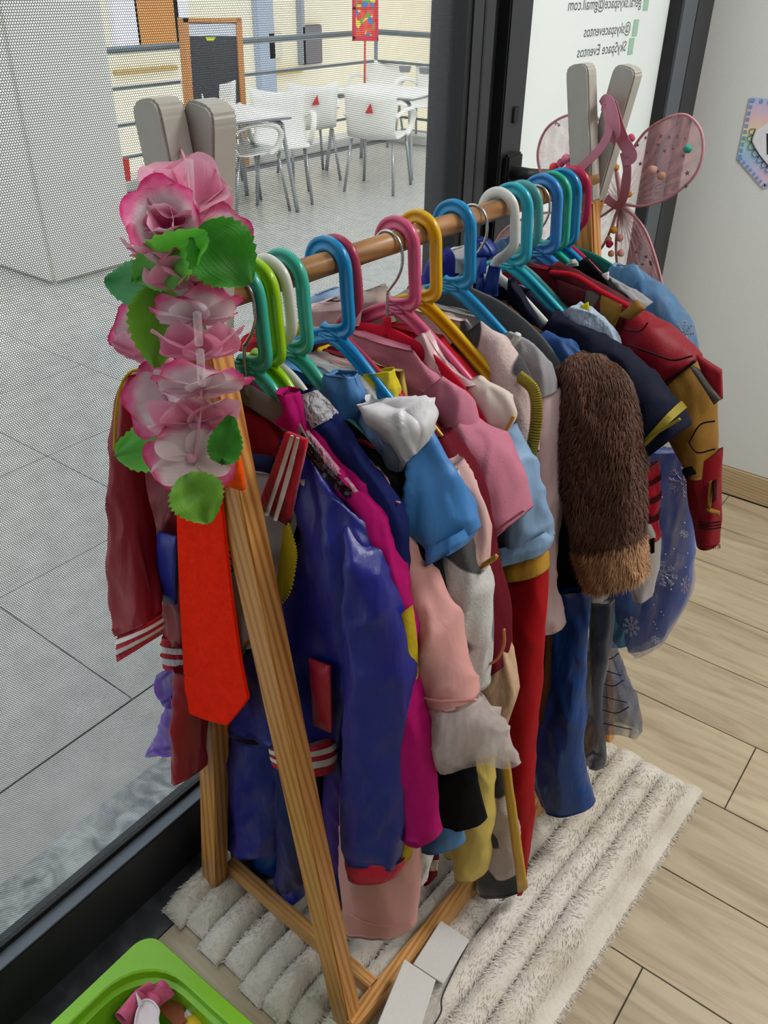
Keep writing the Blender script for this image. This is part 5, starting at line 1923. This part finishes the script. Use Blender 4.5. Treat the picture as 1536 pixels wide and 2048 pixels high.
def snowflake(px, py, Y, rad, g, sx=1.):
    c = at(px, py, Y)
    rp = rad
    vs, fs = [], []

    def bar(a, r0, r1, wd, rot=0., o=(0, 0)):
        ca, sa = math.cos(a), math.sin(a)
        k = len(vs)
        for r_, s_ in ((r0, -1), (r0, 1), (r1, 1), (r1, -1)):
            x = o[0] + ca * r_ - sa * s_ * wd
            z = o[1] + sa * r_ + ca * s_ * wd
            vs.append((x, 0, z))
        fs.append((k, k + 1, k + 2, k + 3))

    for i in range(8):
        a = i * math.pi / 4 + .2
        bar(a, .18 * rp, rp, .035 * rp)
        for q in (.55, .78):
            ox, oz = math.cos(a) * q * rp, math.sin(a) * q * rp
            for da in (-.75, .75):
                bar(a + da, 0, .26 * rp, .03 * rp, o=(ox, oz))
    for i in range(10):
        a = i * math.pi / 5
        bar(a + math.pi / 2, -.06 * rp, .06 * rp, .03 * rp, o=(math.cos(a) * .17 * rp, math.sin(a) * .17 * rp))
    n0 = len(vs)
    wv = [W(c.x + x * sx, c.y, c.z + z) for x, y, z in vs] + [W(c.x + x * sx, c.y + .0008, c.z + z) for x, y, z in vs]
    ff = list(fs) + [tuple(i + n0 for i in f[::-1]) for f in fs]
    for f in fs:
        for a, b_ in zip(f, f[1:] + f[:1]):
            ff.append((a, b_, b_ + n0, a + n0))
    mesh('snowflake', wv, ff, silver, g, False)


for px, py, r_, sx in ((1366, 965, .026, .9), (1326, 1148, .024, 1), (1262, 1254, .022, .7), (1370, 1170, .018, .4), (1368, 668, .020, .8), (1368, 1068, .007, 1), (1310, 1280, .008, 1)):
    snowflake(px, py, .655 if py > 800 else .682, r_, g, sx)
rg = random.Random(8)
for _ in range(26):
    c = at(rg.uniform(1290, 1380), rg.uniform(960, 1260), .660)
    bm = bmesh.new()
    bmesh.ops.create_icosphere(bm, subdivisions=1, radius=.0013, matrix=Matrix.Translation(W(*c)))
    bm_obj('glitter_dot', bm, silver, g)

# ---- dark chiffon
g = garment('dark_chiffon_skirt', 'smoky dark blue chiffon skirt with crinkled sheer hem', 'skirt', .60, .15)
chif = tulle('smoky_chiffon', '2a3146', .86, .15)
loft_px([(1180, 1200), (1176, 1330), (1168, 1430), (1172, 1520)], [(1228, 1200), (1215, 1330), (1212, 1430), (1216, 1525)], .565, [.014, .018, .02, .018], folds=(.008, 4), wr=.006, seed=107).build('panel', chif, g)
c2 = loft_px([(1196, 1290), (1196, 1370), (1200, 1430), (1210, 1462)], [(1222, 1288), (1246, 1360), (1264, 1420), (1278, 1470)], .59, [.012, .016, .018, .016], folds=(.008, 5), wr=.008, seed=108)
c2.build('panel', tulle('grey_chiffon', '55607a', .6, .3), g, cap0=False, lip=False)
for a in range(6):
    y0 = 1310 + a * 27
    cord(g, 'crinkle', [(1200, y0), (1220 + a * 3, y0 + 8), (1238 + a * 5, y0 + (14 if a % 2 else -4))], .562, .0009, cloth('ink_blue', '1c2233', .8))
torso(.612, [(1.0, .05, .004), (.8, .1, .006), (.5, .14, .008), (.3, .18, .010)], seed=109).build('lining', cloth('ink_blue', '1c2233', .8), g)

# ---- window-side shoulders seen over the rod
O_ = bpy.data.objects
for gn, pn_, L_, R_, Y_, mt in (
        ('rose_velour_dress', 'far_shoulder', [(596, 648), (606, 620), (640, 602)], [(722, 650), (722, 612), (700, 598)], .285, satin('pale_pink_satin', 'c9a3a4', .3)),
        ('red_skirt_dress', 'far_shoulder', [(608, 622), (622, 600), (640, 584)], [(676, 622), (676, 598), (668, 580)], .325, pbl),
        ('red_skirt_dress', 'far_collar', [(690, 645), (700, 605), (738, 578)], [(785, 645), (778, 596), (762, 572)], .335, crm),
        ('grey_jersey_top', 'far_shoulder', [(772, 605), (800, 585), (822, 574)], [(862, 605), (862, 585), (852, 570)], .425, gry),
        ('crimson_velvet_dress', 'far_shoulder', [(476, 700), (482, 680), (492, 668)], [(600, 705), (604, 672), (596, 655)], .20, redc),
        ('crimson_velvet_dress', 'far_collar', [(562, 690), (566, 662), (578, 650)], [(624, 690), (622, 652), (614, 640)], .196, yfl),
        ('navy_gold_costume', 'far_sleeve', [(838, 575), (850, 530), (862, 505)], [(906, 575), (906, 520), (898, 495)], .54, satin('royal_velvet', '0b1a86', .6)),
        ('white_fleece_costume', 'far_sleeve', [(884, 540), (890, 510), (900, 496)], [(940, 545), (944, 515), (934, 492)], .60, wf)):
    loft_px(L_, R_, Y_, [.012, .02, .016], wr=.005, seed=len(pn_) + int(Y_ * 100)).build(pn_, mt, O_[gn])

# ---- knotted navy ribbon on the white hanger
g = thing('navy_ribbon', 'royal navy satin ribbon knotted around the white hanger', 'ribbon', W(RX, .5, 1.0))
nrb = satin('navy_ribbon_satin', '13327e', .35)
loft_px([(946, 516), (950, 498), (960, 478)], [(972, 520), (986, 508), (966, 480)], .498, .008, nr=10, seed=110).build('knot', nrb, g)
loft_px([(950, 512), (952, 528), (952, 546)], [(976, 512), (976, 530), (974, 546)], .494, .010, nr=8, seed=111).build('knot_wrap', nrb, g)
loft_px([(953, 540), (952, 560), (950, 590)], [(966, 540), (970, 560), (970, 590)], .496, .004, nr=8, seed=112).build('tail', nrb, g)
loft_px([(986, 532), (980, 560), (980, 590)], [(1000, 535), (996, 560), (992, 592)], .500, .004, nr=8, seed=113).build('tail', nrb, g)

# ================================================================ ORANGE TIE
felt = velvet('orange_felt', 'ff2400', .9, .95)
g = thing('felt_tie', 'bright orange felt tie hanging from the flower garland', 'tie', W(.05, -.03, .5))
tw_ = [W(*at(px, py, -.036)) for px, py in ((374, 930), (440, 930), (442, 1000), (452, 1100), (466, 1220), (482, 1330), (496, 1398), (484, 1416), (453, 1453), (410, 1441), (372, 1426), (366, 1340), (359, 1220), (354, 1100), (351, 1000))]
prism('blade', tw_, YD * .0045, felt, g, .0012)
pad('knot', [(448, 905), (472, 910), (484, 982), (440, 968)], -.044, velvet('orange_felt_knot', 'f4560c', .9, .95), g, .006, 6, .004)

# ================================================================ FLOWER GARLAND
lei = thing('flower_garland', 'garland of pink silk flowers and green leaves over the near rack legs', 'garland', W(.06, -.06, .9))
pk = petalmat('pink_petal', [(0, 'f6b8cf'), (.45, 'f092b4'), (1, 'f8bcd2')], .45)
wp_ = petalmat('white_magenta_petal', [(0, 'f6dfe6'), (.55, 'f8ecef'), (.8, 'f07fb0'), (1, 'e0287c')], .45)
mg = petalmat('magenta_heart_petal', [(0, 'e04a90'), (.5, 'ee8ab4'), (1, 'f4d2de')], .45)
lf1 = petalmat('leaf_green', [(0, '3a9a16'), (.5, '4fb522'), (1, '6cc83c')], .4)
lf2 = petalmat('leaf_dark_green', [(0, '2a7a16'), (.6, '35901c'), (1, '48a42c')], .4)
lf3 = petalmat('leaf_olive_green', [(0, '558e22'), (.6, '70b030'), (1, '80c43e')], .4)


def petal(c, axis, ang, ln, wd, el, curl, mat, parent, seed=0, n=9, m_=7):
    axis = axis.normalized()
    ref = Vector((1, 0, 0)) if abs(axis.x) < .9 else Vector((0, 1, 0))
    e1 = (ref - axis * ref.dot(axis)).normalized()
    e2 = axis.cross(e1)
    rad = e1 * math.cos(ang) + e2 * math.sin(ang)
    sid = axis.cross(rad)
    vs, fs, uv = [], [], []
    p = c.copy()
    a = el
    for i in range(n + 1):
        t = i / n
        w_ = wd * (.18 + .82 * math.sin(math.pi * (.06 + .80 * t ** .9)) ** .8)
        d = rad * math.cos(a) + axis * math.sin(a)
        nm = axis * math.cos(a) - rad * math.sin(a)
        for j in range(m_ + 1):
            u = j / m_ * 2 - 1
            ruf = .05 * wd * math.sin(u * 6 + seed) * t + .16 * wd * noise.noise((u * 2 + seed * 3, t * 2, seed)) * t
            q = p + sid * (u * w_) + nm * (.22 * w_ * u * u + ruf) - d * (.22 * ln * abs(u) ** 2.4 * t)
            vs.append(q)
            uv.append(((u + 1) / 2, t))
        p = p + d * (ln / n)
        a += curl / n
    for i in range(n):
        for j in range(m_):
            k = i * (m_ + 1) + j
            fs.append((k, k + 1, k + m_ + 2, k + m_ + 1))
    return mesh('petal', vs, fs, mat, parent, True, uv)


def flower(px, py, Y, axis, rad, mat, el, curl, k=5, ph=0., inner=None):
    c = atw(px, py, Y)
    core = bmesh.new()
    bmesh.ops.create_icosphere(core, subdivisions=2, radius=.006, matrix=Matrix.Translation(c))
    fo = bm_obj('flower', core, pk, lei, True)
    for i in range(k):
        petal(c, axis, ph + 2 * math.pi * i / k, rad * random.uniform(.92, 1.1), rad * .64, el + random.uniform(-.15, .15), curl, mat, fo, seed=px * .01 + i * 1.7)
    if inner:
        for i in range(4):
            petal(c + axis * .004, axis, ph + .5 + 2 * math.pi * i / 4, rad * .62, rad * .4, el + .5, curl, inner, fo, seed=px * .02 + i)
    return fo


tocam = (CAM - atw(380, 700, -.05)).normalized()
U = Vector((0, 0, 1))
flower(384, 436, -.050, (U * -1 + tocam * .9), .050, pk, -.9, .2, 4, .6)
flower(374, 424, -.048, (U * .9 + tocam * .5), .046, pk, .75, -.3, 4, .2)
flower(338, 462, -.075, (tocam + XD * -.3 + U * .2), .044, wp_, .35, .7, 6, .1, mg)
flower(318, 520, -.060, (U * -.6 + tocam * .6 - XD * .5), .040, pk, .1, -.4, 4, .8)
flower(440, 478, -.045, (XD + tocam * .3), .030, wp_, .2, .2, 5, .3)
flower(388, 572, -.070, (U * -1 + tocam * .35), .050, pk, -.55, .1, 6, .0)
flower(395, 640, -.072, (U * -1 + tocam * .55), .045, wp_, -.45, .2, 6, .5)
flower(272, 655, -.055, (-XD + tocam * .4), .032, wp_, .2, .3, 5, .4)
flower(300, 720, -.062, (U * -.8 + tocam * .8 - XD * .5), .046, pk, -.2, .0, 5, .3)
flower(404, 712, -.072, (U * -1 + tocam * .5), .046, pk, -.6, .1, 6, .2)
flower(330, 800, -.070, (tocam + XD * -.6 - U * .2), .042, wp_, .25, .3, 5, .7)
flower(402, 780, -.078, (U * -1 + tocam * .6), .048, wp_, -.4, .25, 6, .1)
flower(388, 848, -.082, (U * -1 + tocam * .8), .046, pk, -.35, .1, 6, .9)
flower(384, 915, -.085, (tocam + U * -.5), .048, wp_, .05, -.2, 5, .25)


def leaf(b_, t_, Y0, Y1, wd, mat, fold=.25, seed=0, bend=.01):
    p0, p1 = atw(b_[0], b_[1], Y0), atw(t_[0], t_[1], Y1)
    d = p1 - p0
    view = (CAM - p0).normalized()
    s_ = d.cross(view).normalized()
    nm = s_.cross(d).normalized()
    n, m_ = 22, 8
    vs, fs, uv = [], [], []
    for i in range(n + 1):
        t = i / n
        w_ = wd * (math.sin(math.pi * (t * .96 + .03)) ** .7) * (1 - .25 * t)
        ser = 1 + .06 * (1 if i % 2 else -1)
        for j in range(m_ + 1):
            u = j / m_ * 2 - 1
            q = p0 + d * t + s_ * (u * w_ * (ser if abs(u) == 1 else 1)) + nm * (fold * w_ * abs(u) + bend * math.sin(t * 3 + seed) + .006 * noise.noise((u * 2, t * 4, seed)))
            vs.append(q)
            uv.append((.5 + u * .5, abs(u) * .7 + .15))
    for i in range(n):
        for j in range(m_):
            k = i * (m_ + 1) + j
            fs.append((k, k + 1, k + m_ + 2, k + m_ + 1))
    return mesh('leaf', vs, fs, mat, lei, True, uv)


leaf((430, 458), (258, 572), -.085, -.085, .024, lf1, .3, 1)
leaf((405, 462), (494, 562), -.080, -.075, .032, lf2, .2, 2)
leaf((320, 575), (203, 560), -.070, -.075, .026, petalmat('leaf_bluish_green', [(0, '2a7a38'), (.6, '3b9a50'), (1, '4aa85c')], .3), .2, 3)
leaf((318, 572), (312, 728), -.078, -.082, .030, lf3, .15, 4)
leaf((360, 880), (249, 908), -.082, -.080, .028, lf1, .2, 5)
leaf((462, 835), (444, 922), -.065, -.062, .018, lf2, .3, 6)
leaf((372, 950), (420, 1046), -.092, -.095, .030, lf3, .15, 7)
straw = tulle('clear_straw', 'f0e8ea', .16, .3)
for (a, b_, Y) in (((378, 320), (384, 450), -.060), ((388, 488), (392, 560), -.085), ((394, 625), (398, 690), -.098), ((400, 700), (404, 770), -.100)):
    tube('spacer_straw', [atw(a[0], a[1], Y), atw(b_[0], b_[1], Y)], .0035, straw, lei, 8, 2)
cord(lei, 'string', [(352, 235, .02), (360, 290, -.01), (374, 340, -.045), (386, 480, -.062), (394, 640, -.075), (402, 800, -.085), (388, 930, -.085)], -.06, .0012, pk, 60)
pad('ribbon_bow', [(350, 225), (358, 240), (368, 330), (360, 300)], .012, pk, lei, .002, 4, .002)

# ================================================================ FAIRY WINGS
fw_ = thing('fairy_wings', 'sheer pink fairy wings with pompoms tied to the far rack legs', 'fairy wings', W(.2, .85, .9))
wt = tulle('pink_wing_tulle', 'e0a9ae', .42, .5)
rimm = satin('pink_wing_rim', 'c98890', .5)
WYc = .852
for idx, ol in enumerate((
        [(1252, 330), (1285, 270), (1330, 238), (1372, 230), (1402, 262), (1404, 315), (1382, 360), (1335, 396), (1285, 412)],
        [(1170, 400), (1110, 385), (1080, 340), (1077, 295), (1098, 252), (1145, 228), (1195, 236), (1225, 300)],
        [(1285, 452), (1312, 520), (1328, 600), (1318, 668), (1280, 650), (1245, 580), (1232, 500)],
        [(1180, 440), (1100, 425), (1040, 440), (1000, 470), (982, 525), (1030, 565), (1120, 560), (1200, 500)])):
    root = at(1240, 408, WYc)
    op = P2(ol, WYc)
    cl = catmull([root] + op + [root], 60)
    nrg = 12
    vs, fs, uv = [W(*root)], [], [(0, 0)]
    for i in range(1, nrg + 1):
        r_ = i / nrg
        for k, p in enumerate(cl):
            q = root.lerp(p, r_)
            q.y += .007 * math.sin(k * 1.15 + idx) * (1 - r_ * .6) + .010 * math.sin(math.pi * r_) + .003 * noise.noise((k * .5, r_ * 4, idx))
            vs.append(W(*q))
            uv.append((k / 60, r_))
    K = len(cl)
    for k in range(K - 1):
        fs.append((0, 1 + k, 2 + k))
        for i in range(nrg - 1):
            a = 1 + i * K + k
            fs.append((a, a + K, a + K + 1, a + 1))
    mesh('wing', vs, fs, wt, fw_, True, uv)
    tube('wing_rim', [W(*p) for p in cl], .0022, rimm, fw_, 6, 80)
for px, py, c, r_ in ((1262, 276, 'b8506c', 7), (1375, 298, '3f9a84', 7), (1305, 340, 'd9a49c', 8), (1323, 352, 'cf9a7c', 7), (1250, 390, 'd08a2c', 6), (1232, 335, 'cf9a4c', 6),
                      (1258, 388, 'd5952c', 6), (1108, 335, 'e8505c', 9), (1122, 326, 'e0607c', 8), (1132, 318, 'd87a94', 9), (1140, 330, 'c85c8c', 8), (1146, 318, '6f8a84', 6), (1140, 338, '8fc0ac', 7),
                      (1227, 460, 'd49a3c', 7), (1217, 478, 'cf9484', 6), (1219, 488, 'b83250', 7), (1240, 476, 'd49a94', 7), (1222, 507, 'cf9470', 6), (1242, 506, 'd8a09a', 7)):
    bm = bmesh.new()
    c3 = at(px, py, WYc - .010)
    bmesh.ops.create_icosphere(bm, subdivisions=2, radius=r_ * .00092, matrix=Matrix.Translation(W(*c3)))
    for v in bm.verts:
        v.co += Vector((random.uniform(-1, 1), random.uniform(-1, 1), random.uniform(-1, 1))) * .0005
    bm_obj('pompom', bm, velvet('pompom_' + c, c), fw_, True)
rg = random.Random(4)
stm = plain('rose_star_foil', '8f6a74', .3, .5)
for _ in range(30):
    px, py = rg.choice([(rg.uniform(1262, 1385), rg.uniform(262, 395)), (rg.uniform(1262, 1385), rg.uniform(262, 395)), (rg.uniform(1092, 1150), rg.uniform(245, 310)), (rg.uniform(1262, 1310), rg.uniform(480, 600))])
    c3 = W(*at(px, py, WYc - .008))
    s_ = rg.uniform(.003, .005)
    a0 = rg.uniform(0, 6)
    pts_ = [c3 + XD * (math.cos(a0 + k * math.pi / 5) * s_ * (1 if k % 2 == 0 else .42)) + U * (math.sin(a0 + k * math.pi / 5) * s_ * (1 if k % 2 == 0 else .42)) for k in range(10)]
    prism('foil_star', pts_, YD * .0006, stm, fw_)


def rib(name, pxs, Ys, wd, g, mat, n=40, tw=0.):
    P = catmull([at(p[0], p[1], y) for p, y in zip(pxs, Ys)], n)
    vs, fs = [], []
    for i in range(n):
        t = (P[min(i + 1, n - 1)] - P[max(i - 1, 0)]).normalized()
        s_ = Vector((t.z, tw * math.sin(i * .2), -t.x)).normalized() * wd
        for o_ in (-1, 1):
            vs.append(W(*(P[i] + s_ * o_)))
        for o_ in (1, -1):
            vs.append(W(*(P[i] + s_ * o_ + Vector((0, .0012, 0)))))
    for i in range(n - 1):
        for k in range(4):
            fs.append((i * 4 + k, i * 4 + (k + 1) % 4, (i + 1) * 4 + (k + 1) % 4, (i + 1) * 4 + k))
    fs += [(3, 2, 1, 0), tuple((n - 1) * 4 + k for k in range(4))]
    return mesh(name, vs, fs, mat, g, False)


rbm = satin('pink_elastic', 'c27a8c', .6, .1)
rib('strap', [(1148, 346), (1178, 320), (1205, 290), (1218, 255), (1212, 218), (1203, 212)], [.765, .764, .764, .766, .772, .79], .0065, fw_, rbm)
rib('strap', [(1203, 212), (1212, 200), (1222, 215), (1230, 260), (1222, 285)], [.79, .775, .768, .766, .785], .008, fw_, rbm)
rib('strap', [(1220, 205), (1232, 245), (1245, 280), (1262, 312), (1245, 318)], [.77, .78, .79, .795, .797], .010, fw_, rbm)
rib('strap', [(1248, 305), (1254, 340), (1250, 385), (1238, 410), (1222, 405), (1212, 395)], [.795, .80, .82, .84, .845, .848], .007, fw_, rbm)

# ================================================================ GREEN BIN WITH HAIR ACCESSORIES
bin_ = thing('storage_bin', 'lime green plastic storage bin on the floor by the window', 'storage bin', (-.56, .22, 0))
gp = plastic('lime_bin_plastic', '86c81e', .35, .12)


def rrect(x0, y0, x1, y1, r_, z, n=8):
    out = []
    for cx, cy, a0 in ((x1 - r_, y1 - r_, 0), (x0 + r_, y1 - r_, 90), (x0 + r_, y0 + r_, 180), (x1 - r_, y0 + r_, 270)):
        for k in range(n + 1):
            a = R(a0 + 90 * k / n)
            out.append(Vector((cx + r_ * math.cos(a), cy + r_ * math.sin(a), z)))
    return out


X0, Y0_, X1, Y1_ = -.714, .04, -.37, .377
rings = [rrect(X0 + .03, Y0_ + .03, X1 - .03, Y1_ - .03, .04, .002), rrect(X0 + .014, Y0_ + .014, X1 - .014, Y1_ - .014, .04, .19),
         rrect(X0, Y0_, X1, Y1_, .03, .188), rrect(X0, Y0_, X1, Y1_, .03, .199), rrect(X0 + .0015, Y0_ + .0015, X1 - .0015, Y1_ - .0015, .03, .201),
         rrect(X0 + .019, Y0_ + .019, X1 - .019, Y1_ - .019, .080, .201), rrect(X0 + .021, Y0_ + .021, X1 - .021, Y1_ - .021, .080, .199),
         rrect(X0 + .022, Y0_ + .022, X1 - .022, Y1_ - .022, .080, .185), rrect(X0 + .029, Y0_ + .029, X1 - .029, Y1_ - .029, .076, .183),
         rrect(X0 + .045, Y0_ + .045, X1 - .045, Y1_ - .045, .07, .012), rrect(X0 + .10, Y0_ + .10, X1 - .10, Y1_ - .10, .03, .010)]
vs, fs = [], []
K = len(rings[0])
for r_ in rings:
    vs += r_
for i in range(len(rings) - 1):
    for k in range(K):
        fs.append((i * K + k, i * K + (k + 1) % K, (i + 1) * K + (k + 1) % K, (i + 1) * K + k))
fs.append(tuple(range(K - 1, -1, -1)))
fs.append(tuple((len(rings) - 1) * K + k for k in range(K)))
bo_ = mesh('bin_body', vs, fs, gp, bin_)
bo_.data.polygons.foreach_set('use_smooth', [True] * len(bo_.data.polygons))
bo_.modifiers.new('edges', 'EDGE_SPLIT').split_angle = R(35)
# dark filling at the bottom of the bin
bz = .085
fill = thing('black_headband', 'black fabric headband lying at the bottom of the green bin', 'headband', (-.53, .2, .02))
for k in range(8):
    a0 = random.uniform(0, 6)
    cc = Vector((-.55 + random.uniform(-.03, .04), .225 + random.uniform(-.03, .03), .03 + .017 * k))
    tube('band', [cc + Vector((math.cos(a0 + q * .9) * .062, math.sin(a0 + q * .9) * .058, .006 * math.sin(q * 2))) for q in range(7)], .010, cloth('black_jersey', '0d0d10', .8), fill, 8, 40)
bow = thing('pink_bow', 'pink grosgrain hair bow in the green bin', 'hair bow', gz(315, 1990, .10))
pkb = cloth('pink_grosgrain', 'cf5f84', .55, .2, .3, 60)
for (a, b_, c, d) in (((228, 2030), (262, 1990), (300, 2000), (262, 2055)), ((262, 1990), (296, 1966), (315, 1990), (285, 2004)), ((303, 1972), (318, 1962), (350, 1990), (312, 2018))):
    q = [gz(*p, z) for p, z in zip((a, b_, c, d), (.172, .188, .178, .165))]
    vs, fs = [], []
    n = 8
    for s_ in (0, 1):
        for i in range(n + 1):
            for j in range(n + 1):
                u, v = i / n, j / n
                p = q[0].lerp(q[1], u).lerp(q[3].lerp(q[2], u), v)
                p.z += (.018 * math.sin(math.pi * v)) * (1 if s_ == 0 else -.6)
                vs.append(p)
    N = (n + 1) ** 2
    for s_ in (0, 1):
        for i in range(n):
            for j in range(n):
                a_ = s_ * N + i * (n + 1) + j
                f = (a_, a_ + 1, a_ + n + 2, a_ + n + 1)
                fs.append(f if s_ else f[::-1])
    mesh('loop', vs, fs, pkb, bow)
tube('knot', [gz(298, 1985, .175), gz(308, 2000, .18), gz(304, 2015, .172)], [.007, .010, .007], pkb, bow, 8, 10)
un = thing('unicorn_clip', 'white unicorn head hair clip with horn in the green bin', 'hair clip', gz(295, 2030, .12))
wpl = plain('white_glitter_felt', 'd8ccd0', .7, 0, .3, 300)
up_ = [gz(px, py, .19) for px, py in ((268, 2062), (274, 2026), (282, 2008), (276, 2012), (284, 2003), (293, 2000), (302, 2002), (310, 2008), (318, 2022), (316, 2040), (320, 2062))]
prism('head', up_, (0, 0, -.006), wpl, un)
tube('horn', [gz(282, 2010, .191), gz(277, 1998, .196), gz(272, 1985, .20)], [.004, .0025, .0006], wpl, un, 8, 10)
tube('edge_trim', [p + Vector((0, 0, .001)) for p in up_], .0016, wpl, un, 6, 50)
for a, lb in ((((325, 2010), (365, 2048)), 'flat brown glitter strip lying across the green bin, slanting one'), (((352, 1984), (360, 2060)), 'flat brown glitter strip lying across the green bin, upright one')):
    p0, p1 = gz(*a[0], .155), gz(*a[1], .165)
    d = (p1 - p0).normalized()
    s_ = Vector((-d.y, d.x, 0)).normalized() * .008
    tag(prism('glitter_strip', [p0 - s_, p0 + s_, p1 + s_, p1 - s_], (0, 0, -.003), plain('brown_glitter', '8a4a28', .6, .1, .6, 400)), lb, 'hair tie', 'glitter strips in the bin')
ds = thing('daisy_clip', 'white daisy hair clip with yellow centre in the green bin', 'hair clip', gz(388, 2045, .09))
dc = gz(386, 2052, .155)
for k in range(12):
    a = 2 * math.pi * k / 12
    d = Vector((math.cos(a), math.sin(a), .1))
    s_ = Vector((-math.sin(a), math.cos(a), 0))
    prism('petal', [dc + d * .012 - s_ * .003, dc + d * .022 - s_ * .0058, dc + d * .030, dc + d * .022 + s_ * .0058, dc + d * .012 + s_ * .003], (0, 0, -.003), wpl, ds)
bm = bmesh.new()
bmesh.ops.create_uvsphere(bm, u_segments=16, v_segments=8, radius=.016, matrix=Matrix.Translation(dc) @ Matrix.Diagonal((1, 1, .45, 1)))
bm_obj('centre', bm, plain('yellow_felt', 'd9b51c', .8), ds, True)

# ================================================================ WHITE CARDS AND CLEAR SLEEVE BY THE RACK
cd_ = plain('pale_grey_card', 'c9c6c0', .6, 0, .05, 200)
for pxq, zs, lb in ((((882, 1841), (940, 1880), (887, 1968), (827, 1928)), (.10, .075, .07, .095), 'pale grey blank card leaning on the side rail, upper one'),
                    (((809, 1918), (872, 1960), (836, 2075), (745, 2075)), (.13, .105, .10, .125), 'pale grey blank card leaning on the side rail, lower one')):
    q = [gz(p[0], p[1], z) for p, z in zip(pxq, zs)]
    n_ = (q[1] - q[0]).cross(q[3] - q[0]).normalized()
    if n_.z > 0:
        n_ = -n_
    o = prism('blank_card', q, n_ * .004, cd_, None, .0006)
    tag(o, lb, 'card', 'blank cards')
sv = thing('clear_sleeve', 'clear plastic sleeve with dark edge beside the blank cards', 'sleeve', gz(890, 2000, .03))
q = [gz(p[0], p[1], .058) for p in ((938, 1884), (905, 1950), (884, 1995), (882, 2024), (862, 2060), (800, 2060), (860, 1960), (890, 1900))]
prism('sheet', q, (0, 0, -.001), tulle('clear_film', 'dcd8d0', .22, .2), sv)
tube('edge', [gz(p[0], p[1], .06) for p in ((936, 1886), (906, 1945), (884, 1995), (882, 2024), (862, 2060))], .0013, plain('edge_ink', '24262e', .5), sv, 6, 24)
